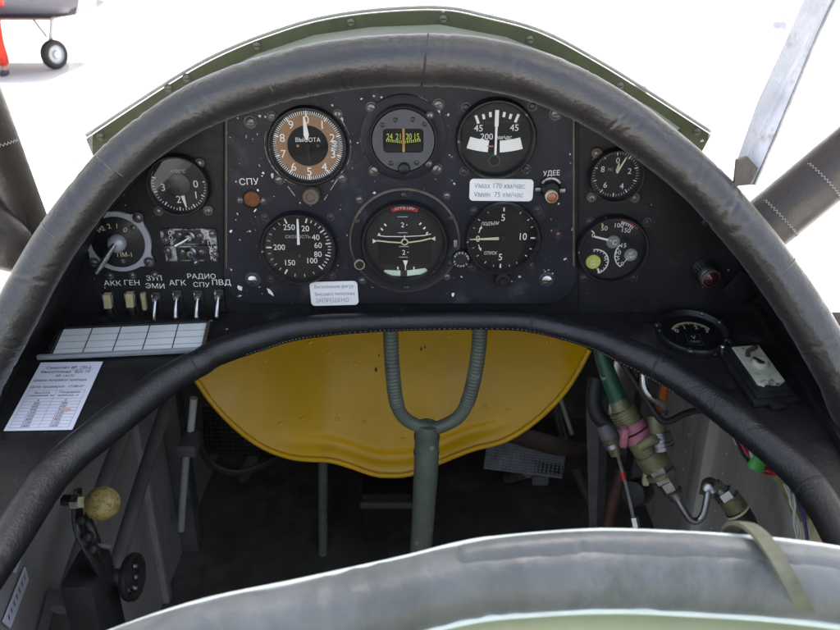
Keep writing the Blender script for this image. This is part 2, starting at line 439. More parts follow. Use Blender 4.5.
# ================================================================== INSTRUMENT PANEL
def P2(px, py, y):                      # photo pixel -> (x, z) on a vertical plane
    p = on_y(px, py, y); return (p.x, p.z)
root_p = empty('instrument_panel', 'black painted instrument panel with a raised rounded centre plate and lettered switch rows', 'instrument panel', on_y(405, 305, SIDE_Y))
XZ = Matrix(((1, 0, 0, 0), (0, 0, 1, 0), (0, 1, 0, 0), (0, 0, 0, 1)))      # (x,y,z)->(x,z,y): prism axis along world y
def vplate(name, px_pts, y0, y1, m, bev=0):
    b = MB()
    b.prism([P2(x, y, y0) for x, y in px_pts], -y0, -y1, m, bev, X=Matrix(((1, 0, 0, 0), (0, 0, -1, 0), (0, 1, 0, 0), (0, 0, 0, 1))))
    return b.build(name, root_p, world=True)
def rounded(x0, y0, x1, y1, r, n=8, top=False):
    pts = [(x0, y0), (x1, y0)] if not top else []
    if top:
        for k in range(n+1): a = PI+PI/2*k/n; pts.append((x0+r+r*math.cos(a), y0+r+r*math.sin(a)))
        for k in range(n+1): a = -PI/2+PI/2*k/n; pts.append((x1-r+r*math.cos(a), y0+r+r*math.sin(a)))
    for k in range(n+1): a = PI/2*k/n; pts.append((x1-r+r*math.cos(a), y1-r+r*math.sin(a)))
    for k in range(n+1): a = PI/2+PI/2*k/n; pts.append((x0+r+r*math.cos(a), y1-r+r*math.sin(a)))
    return pts
vplate('side_plate', [(10, 324), (35, 277), (60, 236), (92, 193), (125, 157), (165, 126), (210, 101), (224.3, 96), (224.3, 320), (12, 320)], SIDE_Y+.006, SIDE_Y, 'panel_side')
vplate('side_plate', [(577.7, 95), (585, 99), (625, 123), (665, 152), (705, 187), (735, 221), (765, 258), (790, 293), (803, 316), (577.7, 316)], SIDE_Y+.006, SIDE_Y, 'panel_side')
vplate('backing_plate', [(224.7, 96), (260, 84), (310, 70), (365, 60), (430, 57), (490, 62), (540, 77), (577.3, 95), (577.3, 318), (224.7, 318)], SIDE_Y+.008, SIDE_Y+.0012, 'panel_side')
vplate('centre_plate', [(225, 97), (260, 85), (310, 71), (365, 61), (430, 58), (490, 63), (540, 78), (575, 95)]+rounded(225, 45, 575, 301, 27)[2:], SIDE_Y+.001, MID_Y, 'panel', bev=.0012)
# lit edges of the centre plate, painted on as copper-brown strips
b = MB()
for (x, y0, y1) in ((226.4, 104, 268), (573.6, 100, 266)):
    q = [on_y(x-.8, y0, MID_Y), on_y(x+.8, y0, MID_Y), on_y(x+.8, y1, MID_Y), on_y(x-.8, y1, MID_Y)]; f = [p+Vector((0, -.0006, 0)) for p in q]
    b = MB(); b.add(f+q, [(0, 1, 2, 3), (7, 6, 5, 4), (0, 4, 5, 1), (1, 5, 6, 2), (2, 6, 7, 3), (3, 7, 4, 0)], 'bezel_brown'); b.build('edge_strip', root_p, world=True)
# painted lettering on the panel
def panel_text(b, t, px, py, hpx, y, m='ink', **kw):
    p = on_y(px, py, y-.0005); u = depth(p)/F
    b.T = Matrix.Translation(p) @ Matrix.Rotation(PI/2, 4, 'X'); b.u = u
    b.text(t, 0, 0, 0, hpx, m, **kw); b.u = 1; b.T = Matrix()
b = MB()
for t, x, y, h in (('АКК', 112.5, 283, 5.6), ('ГЕН', 131.8, 282.6, 5.6), ('ЗУП', 154, 278, 5.4), ('ЭМИ', 155, 285.8, 5.4), ('АГК', 177.5, 282.6, 5.8),
                   ('РАДИО', 201.5, 276.6, 5.2), ('СПУ', 201.5, 284.6, 5.2), ('ПВД', 221.5, 282.8, 5.8)):
    b = MB(); panel_text(b, t, x, y, h, SIDE_Y if x < 218 else MID_Y-.0008, bold=.042, xs=1.12, rot=random.uniform(-2, 2)); b.build('painted_lettering', root_p, world=True)
b = MB(); panel_text(b, 'СПУ', 249, 181.5, 6.6, MID_Y, bold=.042, xs=1.05, rot=2); b.build('painted_lettering', root_p, world=True)
b = MB(); panel_text(b, 'УДЕЕ', 551.5, 173.5, 5.2, MID_Y, bold=.03, xs=.9, rot=3)
b.build('painted_lettering', root_p, world=True)
# paint chips knocked off the panel, each with its own outline
b = MB(); rc = random.Random(3)
def chip(px, py, r, y, m='ink_dim', el=1.0):
    p = on_y(px, py, y-.0004); u = depth(p)/F; n = 8
    b.T = Matrix.Translation(p) @ Matrix.Rotation(PI/2, 4, 'X'); b.u = u
    an = rc.uniform(0, 6)
    pts = []
    for k in range(n):
        a = 2*PI*k/n; rr = r*rc.uniform(.5, 1.15); x, y_ = rr*math.cos(a)*el, rr*math.sin(a)
        pts.append((x*math.cos(an)-y_*math.sin(an), x*math.sin(an)+y_*math.cos(an)))
    b.poly(pts, 0, m); b.u = 1; b.T = Matrix()
for _ in range(85):
    chip(rc.uniform(229, 572), rc.uniform(95, 298), rc.choice((.4, .5, .6, .9)), MID_Y, rc.choice(('ink', 'ink_dim', 'ink_dim', 'midgrey')), rc.uniform(1, 2.2))
for _ in range(40):
    chip(rc.choice((rc.uniform(75, 222), rc.uniform(580, 735))), rc.uniform(150, 302), rc.choice((.4, .5, .7)), SIDE_Y, rc.choice(('ink_dim', 'midgrey')), rc.uniform(1, 2.5))
for x, y, r, e in ((270, 292, 2.6, 2.2), (240, 288, 2.6, 1.3), (361.5, 99, 1.2, 1), (381.5, 97.5, 1.1, 1), (438, 112, 2.2, 1.4), (263, 173, 1.3, 1), (262, 176, .9, 1), (453, 295, 1.6, 1.6),
                   (231, 231, 1.5, 1.5), (449.5, 155, .8, 1), (240, 240, .8, 1), (255, 210.5, 1.1, 3), (258, 190.5, 1, 2), (300, 203, 1, 1), (297, 196, .8, 1)):
    chip(x, y, r, MID_Y, 'ink', e)
chip(558, 234, 1.6, MID_Y, 'lens_o', 1.3)
b.build('paint_chip', root_p, world=True)['kind'] = 'stuff'
def panel_screw(px, py, y, me=None, s=1, name='screw'):
    o = inst(name, me or SCREW, root_p, wmat(root_p).inverted() @ on_y(px, py, y), RXP, s); return o
for x, y in ((250.5, 122), (555.5, 114)): panel_screw(x, y, MID_Y, s=1.5)
for x, y in ((253, 279), (546.5, 279)): panel_screw(x, y, MID_Y, BOLT, name='dome_bolt')
for x, y in ((110, 276), (132.5, 275.5), (155, 275), (557, 297), (705.5, 222)): panel_screw(x, y, SIDE_Y, SCREW if x < 500 else SCREWD, 1.05)
for x, y in ((265, 217), (331, 216.8), (332, 275.5), (271, 279), (359.5, 199.5), (447, 195.7), (447, 276.5), (362.5, 280.5)):
    panel_screw(x, y, MID_Y, SCREWD if x < 340 else SCREW)
# corner joint patch at the right of the panel
b = MB(); p = on_y(741, 288, SIDE_Y-.004)
b.box(p, (.032, .006, .030), 'panel_side', .002, Matrix.Rotation(math.radians(38), 3, 'Y')); b.build('corner_patch', root_p, world=True)

# ------------------------------------------------------------------ altimeter
def drop(b, hz):       # pear-shaped flange under the altimeter
    pts = []
    for k in range(25): a = math.radians(-128+256*k/24); pts.append((43.5*math.sin(a), 42*math.cos(a)))
    pts += [(13, -57), (6, -61.5), (-6, -61.5), (-13, -57)]
    b.prism(pts, 0, .8, 'bezel', .3)
t, u, zg = gauge('altimeter', 'altimeter with a brown ring of numerals, upper left of centre plate', 'altimeter', 308, 145.5, 40.5, plate=drop, h=.008)
b = MB(u); b.disc(35.5, ZD, 'dial'); z = ZD+.5
b.arc(20.5, 31.6, 0, 360, z, 'brown', n=60)
for k in range(100): b.tick(k*3.6, 31.4 if k % 10 else 30.2, 34.8, .8 if k % 10 else 1.5, z+.4, 'ink')
for k in range(10): b.rtext(str(k), 26.2, k*36, z+.4, 8.4, 'ink', bold=.03)
b.text('ВЫСОТА', .5, 6.2, z, 4.2, 'ink', bold=.03)
b.poly([(22, -4), (31, -3), (31, 5), (22, 4.5)], z+.3, 'midgrey'); b.text('760', 26.5, .5, z+.7, 5.2, 'ink', rot=85)
b.disc(2.2, z, 'bezel_grey'); b.disc(1.3, z, 'orange', -10, 0); b.disc(1.3, z, 'bezel_grey', 10, 0)
b.build('dial', t)
b = MB(u); needle_shape(b, -4, 6, 29.5, 2.6, 2.3, 'ink', .9, True); b.lathe([(2.2, 1.6), (2.2, 2.6)], 'dial_grey', 16); needle_shape(b, -4, -16, 1, 1.2, 2.2, 'dial_grey', 2.2); b.build('needle', t)
b = MB(u); b.lathe([(9, 0), (9, 5), (8.6, 9), (7.8, 10), (5, 10), (4.4, 8.6), (3, 8.3)], 'bezel_brown', 28, (1, -50, 2)); b.build('knob', t)
screws(t, u, ((-33.5, 29.5), (31, 31.5), (-31, -35), (33, -33)), z=.001, s=1.15)

def worn(t, u, r0, spans, z, w=.7, seed=1):
    rg = random.Random(seed); b = MB(u)
    for a0, a1 in spans:
        a = a0
        while a < a1:
            d = rg.uniform(1.5, 8); b.arc(r0-rg.uniform(.2, w), r0, a, min(a+d, a1), z, rg.choice(('ink_dim', 'midgrey', 'ink_dim')), n=4); a += d+rg.choice((.2, .5, 1, 6))
    o = b.build('worn_paint', t); o['kind'] = 'stuff'
worn(t, u, 43.2, ((40, 150), (200, 290)), .95, .9, 2)
b = MB(u); rg = random.Random(8)
for sx in (-1, 1):
    p0, p1 = Vector((sx*33.5, -26)), Vector((sx*13.5, -56.5)); f = 0
    while f < 1:
        d = rg.uniform(.03, .22); q0, q1 = p0.lerp(p1, f), p0.lerp(p1, min(1, f+d)); b.line(q0.x, q0.y, q1.x, q1.y, rg.uniform(.5, 1.1), 1.0, 'ink_dim'); f += d+rg.choice((.01, .02, .05, .14))
b.build('worn_paint', t)['kind'] = 'stuff'
# ------------------------------------------------------------------ compass
def cplate(b, hz):
    b.lathe([(43, 0), (43, hz*.16), (42, hz*.2), (34, hz*.2)], 'panel', 64, caps=False)
t, u, zg = gauge('magnetic_compass', 'grey round-faced magnetic compass with a small rectangular window of yellow figures', 'compass', 403.5, 137.5, 33.5, bz='bezel_grey', plate=cplate, h=.013, inner=.6)
for c in list(t.children):
    if c.name.startswith('glass'): bpy.data.objects.remove(c)
hz = .013/u
b = MB(u)
win = rounded(-20, -12, 20, 12, 4, 5, True)
fr = [(32.4*math.cos(2*PI*k/48), 32.4*math.sin(2*PI*k/48)) for k in range(48)]
# face with a real opening: strip ring between the circle and the window
win2 = []
for k in range(96):
    a = 2*PI*k/96; ca, sa = math.cos(a), math.sin(a); lo, hi = 0, 40
    for _ in range(24):
        m_ = (lo+hi)/2; x, y = abs(m_*ca), abs(m_*sa); dx, dy = max(0, x-16), max(0, y-8)
        inside = x <= 20 and y <= 12 and (math.hypot(dx, dy) <= 4 or dx == 0 or dy == 0)
        lo, hi = (m_, hi) if inside else (lo, m_)
    win2.append((lo*ca, lo*sa))
n = len(win2); win = win2; ring = [(32.2*math.cos(2*PI*k/96), 32.2*math.sin(2*PI*k/96)) for k in range(96)]
vs = [(x, y, hz) for x, y in ring]+[(x, y, hz) for x, y in win]+[(x, y, hz-3) for x, y in win]
fs = [(i, (i+1) % n, n+(i+1) % n, n+i) for i in range(n)]+[(n+i, n+(i+1) % n, 2*n+(i+1) % n, 2*n+i) for i in range(n)]
b.add(vs, fs, 'bezel_grey')
b.build('face_plate', t)
b = MB(u); b.poly([(-21, -13), (21, -13), (21, 13), (-21, 13)], hz-2.8, 'dial')
for tx, x in (('24', -13.5), ('21', -5), ('20', 5.5), ('15', 13.5)): b.text(tx, x, 3.6, hz-2.4, 6.2, 'ink_g', xs=.72, bold=.02)
for k in range(-8, 9): b.line(k*2.05, -3.3+abs(k)*.22, k*2.05, -.6+abs(k)*.22, .8, hz-2.4, 'ink_g')
b.build('scale_card', t)
b = MB(u); b.box((.3, 0, hz-1.4), (2.2, 23.5, .9), 'orange'); b.build('lubber_line', t)
b = MB(u); b.poly([(x*1.0, y) for x, y in win], hz-.8, 'glass'); b.build('window_glass', t)
worn(t, u, 43.4, ((150, 275), (20, 60)), .6, .8, 4)
screws(t, u, ((-20, 15.5), (21, 16.5), (-7.5, 20.5), (9.5, 21), (-12.5, -22.5), (13, -22)), SCREWD, z=.013, s=.75)
screws(t, u, ((26, 24), (25, -24)), SCREW, z=.009, s=.9)
screws(t, u, ((-31.5, 30), (34.5, 33), (-30.5, -33.5), (33.5, -31.5)), SCREW, z=.001, s=1.35)
b = MB(u); b.lathe([(6, 0), (6, 3), (5, 5), (2.5, 6), (.3, 6.2)], 'bezel', 24, (.5, -27.5, hz)); b.build('knob', t)

# ------------------------------------------------------------------ turn and slip
t, u, zg = gauge('turn_indicator', 'turn and slip indicator with white ball band and 45 marks, upper right of centre plate', 'turn indicator', 495.8, 137.8, 40.5, h=.010)
b = MB(u); b.disc(35.3, ZD, 'dial_grey'); z = ZD+.4; k = 1/5.475
for (x, y, L, w) in ((-106, 102, 8.6, 2.6), (-71, 117, 5, 2.6), (-35, 128, 5, 2.6), (39, 128, 5, 2.6), (74, 118, 5, 2.6), (109, 108, 8.6, 2.6)):
    x *= k; y *= k; d = Vector((x, y+32)).normalized(); b.line(x-d.x*L/2, y-d.y*L/2, x+d.x*L/2, y+d.y*L/2, w, z, 'ink')
b.text('45', -17.8, 10, z, 6.6, 'ink', bold=.02); b.text('45', 17.8, 10.5, z, 6.6, 'ink', bold=.02)
b.text('200', -9.2, 1.6, z, 6.2, 'ink', bold=.02); b.text('км/час', 8.4, .8, z, 4.2, 'ink', bold=.02, slant=.25, xs=.8)
for a0, a1 in ((197.2, 184.6), (177.6, 164.2)): b.arc(87.5, 99.5, a0, a1, z, 'ink', .3, 85, n=10)
b.arc(87.5, 99.5, 184.6, 177.6, z, 'dial', .3, 85, n=3)
b.line(-8.6, -8.2, -2.2, -8.2, 1.2, z+.3, 'pink'); b.disc(5.6, z, 'dial', -.6, -23)
b.arc(5.0, 5.7, 0, 360, z+.3, 'bezel_grey', -.6, -23)
b.build('dial', t)
b = MB(u); b.prism([(-1.9, 12), (1.9, 12), (1.9, 28), (-1.9, 28)], 2.2, 2.9, 'ink'); b.prism([(-1.0, -16.5), (1.0, -16.5), (1.2, 12), (-1.2, 12)], 2.2, 2.8, 'ink'); b.build('needle', t)
screws(t, u, ((-30.5, 30.5), (34.5, 31.5), (-31, -34), (32, -31.5)), SCREWD, z=.0005, s=1.2)

# ------------------------------------------------------------------ airspeed
t, u, zg = gauge('airspeed_indicator', 'airspeed indicator with black dial numbered 20 to 250, lower left of centre plate', 'airspeed indicator', 299, 247, 38.5, h=.010)
b = MB(u); b.disc(33.6, ZD, 'dial'); z = ZD+.4
maj = ((18, '20', 21.5, 21), (54.6, '40', 20.5, 58), (82, '60', 19.5, 83), (107, '80', 20, 111), (136, '100', 19, 138), (209, '150', 19, 211), (270, '200', 19.5, 271), (338, '250', 23, 339))
for a, s_, r, ta in maj:
    b.tick(a, 27.2, 32.6, 1.5, z, 'ink'); b.rtext(s_, r, ta, z, 6.0, 'ink', bold=.026, xs=.95)
A = [m_[0] for m_ in maj]
for i in range(len(A)-1):
    sub = 4 if i < 5 else 5
    for q in range(1, sub): b.tick(A[i]+(A[i+1]-A[i])*q/sub, 29.0, 32.2, .9, z, 'ink' if i < 4 else 'ink_dim')
b.text('СКОРОСТЬ', -.2, 11.5, z, 3.3, 'ink_dim', bold=.02); b.disc(1.2, z, 'bezel_grey', 0, -9)
b.build('dial', t)
b = MB(u); needle_shape(b, 1.5, 3.4, 30.5, 1.35, 2.3, 'ink', .95); b.build('needle', t)

# ------------------------------------------------------------------ attitude indicator
def aplate(b, hz):
    b.lathe([(55.5, 0), (55.5, 1.6), (54.4, 2.8), (53.5, 3.2)], 'bezel_brown', 72, caps=False)
    b.lathe([(53.5, 3.2), (50, 2.6), (43, 2.6)], 'panel', 72, caps=False)
t, u, zg = gauge('attitude_indicator', 'large artificial horizon with red caption arc and pale green slip tube, centre of panel', 'attitude indicator', 404.7, 241, 44, plate=aplate, h=.012)
hz = .012/u; k = 1/5.25
def A5(x, y): return ((x-340)*k, (325-y)*k)
b = MB(u); b.disc(38.8, ZD, 'dial_grey'); z = ZD+.4
b.poly([A5(200, 165), A5(480, 165), A5(480, 455), A5(200, 455)], z, 'dial')
b.poly([A5(202, 168), A5(478, 168), A5(476, 292), A5(338, 296), A5(204, 290)], z+.2, 'dial_grey')
for x, y, w in ((330, 188, 52), (330, 275, 50), (336, 352, 50), (332, 412, 46)):
    q = A5(x, y); b.line(q[0]-w*k/2, q[1], q[0]+w*k/2, q[1], .75, z+.5, 'ink_dim')
for x, y in ((330, 232), (335, 385)): q = A5(x, y); b.text('2', q[0], q[1], z+.5, 5.2, 'ink'); b.line(q[0]+3.4, q[1], q[0]+4.8, q[1], .8, z+.5, 'ink')
for x, y, r in ((222, 256, -40), (240, 232, -40), (208, 285, -30), (422, 226, 40), (443, 250, 40), (457, 278, 35)):
    q = A5(x, y); d = Vector((math.sin(math.radians(r)), math.cos(math.radians(r))))*1.4; b.line(q[0]-d.x, q[1]-d.y, q[0]+d.x, q[1]+d.y, 1.5, z+.5, 'ink')
pp = [A5(198, 290), A5(240, 296), A5(338, 297), A5(440, 291), A5(478, 282)]
for i in range(4): b.line(*pp[i], *pp[i+1], .8, z+.5, 'ink')
for a0, sg in ((183, 1), (490, -1)):
    q = A5(a0, 322 if sg > 0 else 308); b.poly([(q[0]-2*sg, q[1]-2.4), (q[0]+2.2*sg, q[1]), (q[0]-2*sg, q[1]+2.4)], z+.5, 'ink')
b.arc(33, 38.6, -21, 22, z+.5, 'red', n=10)
for i, ch in enumerate('АРРЕТИР'):
    a = -14+4.7*i; b.rtext(ch, 35.8, a, z+.9, 3.4, 'ink', rot=-a, bold=.02, xs=.8)
b.build('dial', t)
b = MB(u)
q = [A5(195, 316), A5(260, 324), A5(325, 328)]; q2 = [A5(355, 327), A5(420, 318), A5(478, 304)]
for L in (q, q2):
    for i in range(2): b.line(*L[i], *L[i+1], 1.4, 3.4, 'ink_y')
cq = A5(340, 324); b.arc(2.4, 3.6, 0, 360, 3.4, 'ink_y', *cq, n=20); b.line(cq[0], cq[1]+3.2, cq[0], cq[1]+7, .9, 3.4, 'ink')
b.build('aircraft_symbol', t)
b = MB(u)
tube_o = [A5(232, 480), A5(228, 497), A5(240, 512), A5(315, 515), A5(316, 487)]
b.prism([A5(x, y) for x, y in ((232, 484), (226, 497), (236, 512), (316, 517), (316, 487))], z+.6, z+1.8, 'ballgreen')
b.prism([A5(x, y) for x, y in ((352, 487), (352, 517), (446, 505), (461, 488), (448, 474))], z+.6, z+1.8, 'ballgreen')
b.prism([A5(x, y) for x, y in ((317, 486), (317, 516), (351, 516), (351, 486))], z+.6, z+1.4, 'black')
b.poly([A5(330, 430), A5(356, 430), A5(346, 462), A5(341, 462)], z+1, 'ink'); b.line(*A5(343, 462), *A5(343, 486), .9, z+1, 'ink')
for x in (303, 388): b.line(*A5(x, 466), *A5(x, 482), 1.3, z+1, 'ink')
b.build('slip_tube', t)
for x, y in ((338, 70), (95, 214), (580, 195), (582, 448), (348, 588)): q = A5(x, y); screws(t, u, (q,), SCREWD, z=.0022, s=1.1)
b = MB(u); q = (461-404.7, 241-257.5)
b.lathe([(8.8, 0), (8.8, 6), (8.2, 7.2), (6, 7.4), (5.6, 6.6), (.5, 6.6)], 'black', 32, (*q, 1))
for i, ch in enumerate('АРРЕТИР ТЯНУТЬ '):
    if ch != ' ': a = 360*i/15-60; b.T = Matrix.Translation(Vector((*q, 0))*u); b.rtext(ch, 7.1, a, 8.7, 2.2, 'ink', rot=-a, bold=.03)
b.T = Matrix()
b.build('caging_knob', t)
b = MB(u); q = (-45.5, -23.5); b.lathe([(6, 0), (6, 3.2), (5.4, 4)], 'metal', 24, (*q, 1)); b.lathe([(4.4, 0), (4.2, 5.2), (.3, 5.4)], 'black', 24, (*q, 1)); b.build('lock_nut', t)
b = MB(u); b.box((50.5, -1, 3), (3.6, 8, 5), 'steel', .8); b.build('stop_pin', t)

# ------------------------------------------------------------------ variometer
def vplate2(b, hz):
    b.prism([(-24, -26), (24, -26), (12, -44), (6, -48), (-2, -48), (-9, -44)], 0, .8, 'bezel', .3)
t, u, zg = gauge('variometer', 'climb rate indicator with needle pointing left to zero, lower right of centre plate', 'variometer', 502.6, 237.5, 38, h=.010, plate=vplate2)
b = MB(u); b.disc(33.2, ZD, 'dial'); z = ZD+.4
b.text('5', -.5, 21.5, z, 7.2, 'ink', bold=.015, xs=.9); b.text('5', -1.5, -20.5, z, 7.2, 'ink', bold=.015, xs=.9)
b.text('10', 20.5, 1.5, z, 7.6, 'ink', bold=.015, xs=.85); b.text('0', -24.8, -.8, z, 6.6, 'ink', bold=.015)
for a in (0, 90, 182): b.tick(a, 28, 32.4, 1.5, z, 'ink')
for a in (32, 52, 68, 112, 128, 150, 165, 195, 212, 232, 250, 290, 308, 330): b.tick(a, 29.8, 32.0, .9, z, 'ink_dim' if a % 4 else 'ink')
b.text('ПОДЪЕМ', -13.2, 15, z, 3.4, 'ink', rot=3, slant=.3, bold=.02, xs=.8); b.text('СПУСК', -11.5, -16, z, 3.4, 'ink', slant=.1, bold=.02, xs=.8)
b.line(-24, 5.5, -22.5, 10, .9, z, 'ink'); b.poly([(-24, 9.2), (-20.8, 9.8), (-21.6, 13)], z, 'ink')
b.line(-24, -7, -22.6, -11, .9, z, 'ink'); b.poly([(-24, -10.8), (-20.8, -10.4), (-21.2, -14.2)], z, 'ink')
b.build('dial', t)
b = MB(u); needle_shape(b, -92, 4, 33, 1.5, 2.3, 'ink_y', .5); b.disc(2.4, 2.2, 'dial_grey'); b.build('needle', t)
b = MB(u); b.lathe([(8.6, 0), (8.6, 5), (7.4, 7.4), (4, 7.8), (4, 11), (3.4, 12), (.3, 12.1)], 'bezel', 28, (1.5, -43.5, 1)); b.build('knob', t)
screws(t, u, ((-29, 28), (33, 29), (-30, -32), (29, -30)), SCREWD, z=.0005, s=1.15)

# ------------------------------------------------------------------ pressure gauge, right plate
def sq(b, hz): b.prism(rounded(-24, -24, 24, 24, 10, 5, True), 0, .8, 'bezel_brown', .3)
t, u, zg = gauge('air_pressure_gauge', 'small round pressure gauge with two needles at the top of the right panel', 'pressure gauge', 615.2, 174, 27.5, SIDE_Y, h=.012, plate=sq, tab=((-21, 22), (22, 20), (-22, -23), (21.5, -23.5)), tabm='bezel_brown', tabr=5.5)
b = MB(u); b.disc(24, ZD, 'dial'); z = ZD+.4
for i in range(50): b.tick(i*7.2, 19.4 if i % 5 == 0 else 20.6, 23.0, 1.1 if i % 5 == 0 else .6, z, 'ink' if i % 5 == 0 else 'ink_dim')
for i, s_ in enumerate('02468'): b.rtext(s_, 14.2, i*72+4, z, 6.0, 'ink', bold=.015)
b.text('ПС', -5.5, 5, z, 2.6, 'ink_dim'); b.disc(3, z, 'dial_grey')
b.build('dial', t)
b = MB(u); needle_shape(b, 27, 2, 20, 1.0, 2.2, 'ink', .5); b.build('needle', t)
b = MB(u); needle_shape(b, 10, 4, 12, 1.5, 3.0, 'ink_y', .6); b.build('needle', t)
screws(t, u, ((-21, 22), (22, 20), (-22, -23), (21.5, -23.5)), z=.004, s=.95)

# ------------------------------------------------------------------ three-in-one engine gauge
t, u, zg = gauge('engine_gauge', 'combined engine gauge with three scales, yellow disc and red arc on right panel', 'engine gauge', 612, 248, 36, SIDE_Y, h=.010, inner=.92)
b = MB(u); b.disc(33.6, ZD, 'dial'); z = ZD+.4; k = 1/4.2
def E(x, y): return ((x-175)*k, (455-y)*k)
for s_, x, y, h in (('50', 133, 365, 4.8), ('100', 193, 352, 4.8), ('150', 225, 374, 4.8), ('0', 90, 396, 4.6), ('5', 150, 500, 4.8), ('15', 222, 441, 4.6), ('10', 203, 473, 4.6), ('5', 204, 498, 4.6), ('0', 224, 524, 4.6)):
    q = E(x, y); b.text(s_, q[0], q[1], z, h, 'ink', bold=.02, rot=-8 if s_ == '150' else 0)
b.arc(30.0, 32.0, 2, 48, z, 'red', n=10)
for i, a in enumerate(range(14, 44, 5)): b.tick(a, 26.5, 29.5, .9, z, 'ink')
b.arc(28.6, 29.4, 12, 40, z, 'ink'); b.tick(-26, 26.5, 30.5, 1.8, z, 'yg'); b.tick(-50, 25.5, 30, 1.2, z, 'ink')
y0 = E(100, 515); b.arc(12.6, 13.8, -10, 160, z, 'ink', *[y0[0]+2, y0[1]], n=18)
for a in range(-10, 170, 17): b.tick(a, 11, 13.6, .9, z, 'ink', y0[0]+2, y0[1])
g0 = E(255, 483); b.arc(15.2, 16.3, 215, 312, z, 'ink', *g0, n=14)
for a in range(215, 318, 16): b.tick(a, 13.4, 16, .9, z, 'ink', *g0)
for c, r, m_ in ((E(175, 425), 6.9, 'midgrey'), (y0, 7.6, 'yg'), (g0, 6.7, 'midgrey')): b.lathe([(r, z), (r*.95, z+1.0)], m_, 28, (*c, 0))
q = E(175, 425); b.text('°C', q[0], q[1], z+1.4, 5.2, 'ink', bold=.02); b.text('кГ', g0[0], g0[1]+2, z+1.4, 3.0, 'ink'); b.text('СМ²', g0[0], g0[1]-2, z+1.4, 2.8, 'ink')
b.text('кГ', y0[0], y0[1]+1.6, z+1.4, 2.8, 'ink'); b.text('см²', y0[0], y0[1]-2, z+1.4, 2.6, 'ink')
b.build('dial', t)
b = MB(u); b.prism([E(152, 419), E(154, 411), E(92, 396), E(94, 404)], 2.3, 2.8, 'ink'); b.build('needle', t)
b = MB(u); b.prism([E(224, 524), E(228, 520), E(243, 500), E(240, 498)], 2.3, 2.8, 'ink'); b.build('needle', t)
b = MB(u); b.prism([E(116, 545), E(124, 542), E(134, 560), E(128, 564)], 2.3, 2.8, 'ink'); b.build('needle', t)
screws(t, u, ((-24.5, 28), (31.5, 27.5), (-25, -32), (25, -32)), SCREWD, z=.0005, s=1.2)

# ------------------------------------------------------------------ cylinder temperature gauge, left plate
t, u, zg = gauge('cylinder_temperature_gauge', 'temperature gauge marked in hundreds of degrees with numerals 0 to 3, left panel', 'temperature gauge', 179.5, 184, 31.5, SIDE_Y, h=.010, tab=((23, 22), (26, -27), (-24, -27.5), (-24, 24)), tabr=5.2, tabm='bezel_brown', inner=.9)
b = MB(u); b.disc(28.7, ZD, 'dial'); z = ZD+.4
for i in range(31): a = 84+(286-84)*i/30; b.tick(a, 23.6 if i % 5 == 0 else 25, 27.4, 1.3 if i % 5 == 0 else .7, z, 'ink')
for s_, x, y in (('0', 16.5, .5), ('1', 15.5, -11), ('2', -2.5, -15.5), ('3', -16.5, -3)): b.text(s_, x, y, z, 7.6, 'ink', bold=.012)
b.text('×100°C', .5, 13.8, z, 3.6, 'ink_dim', bold=.01); b.arc(27.4, 28, 230, 300, z, 'midgrey')
b.build('dial', t)
b = MB(u); needle_shape(b, 169, 11, 24, 1.9, 2.2, 'ink', .6); b.lathe([(11.5, 2), (11.5, 3.4), (10.5, 3.8), (.3, 3.8)], 'black', 28); b.build('needle', t)
screws(t, u, ((23, 22), (26, -27), (-24, -27.5)), z=.0032, s=1.1)

# ------------------------------------------------------------------ magneto switch
t = empty('magneto_switch', 'aluminium-plated magneto switch with black disc marked 0 1 2 and a long metal lever', 'magneto switch', on_y(119, 241, SIDE_Y), RXP); u = depth(t.location)/F
b = MB(u); pts = []
lobes = (42, 128, 231, 320)
for kk in range(120):
    a = kk*3; r = 32.6
    for lb in lobes:
        d = abs((a-lb+180) % 360-180); r += 7.5*math.exp(-(d/9.5)**2)
    pts.append((r*math.sin(math.radians(a)), r*math.cos(math.radians(a))*.97))
pts.reverse(); b.prism(pts, 0, 3.2, 'alu', .8); b.build('mounting_plate', t)
b = MB(u); b.lathe([(26.8, 3.0), (26.8, 3.9), (26.2, 4.4), (.5, 4.4)], 'black', 56)
for s_, x, y, r in (('1', -17, 12.6, 42), ('+', -14.6, 14.2, 40), ('2', -12, 15.2, 25), ('2', -5.6, 17.4, 14), ('1', 2.2, 17.6, -6), ('0', 9.8, 13.6, -30)): b.text(s_, x, y, 4.8, 5.2, 'ink_y', rot=r, bold=.012)
b.text('ПМ-1', 5, -12.5, 4.8, 4.8, 'ink_y', bold=.01); b.build('black_disc', t)
b = MB(u); b.lathe([(9, 4.4), (9, 8), (8, 11.5), (5, 14), (.4, 14.6)], 'alu', 32)
b.tube([(1, 2, 13), (-6, -7, 15), (-16, -20, 17), (-21.5, -26.5, 16.5), (-23.6, -29, 15.5)], [2.6, 3.0, 3.2, 3.1, 1.8], 'metal', 14); b.build('lever', t)
screws(t, u, [(35.6*math.sin(math.radians(a)), 34.6*math.cos(math.radians(a))) for a in lobes], z=.0034, s=1.35)
screws(t, u, ((17.8, 15.5), (-21, 15.5), (2, -19.5)), z=.0046, s=.8)

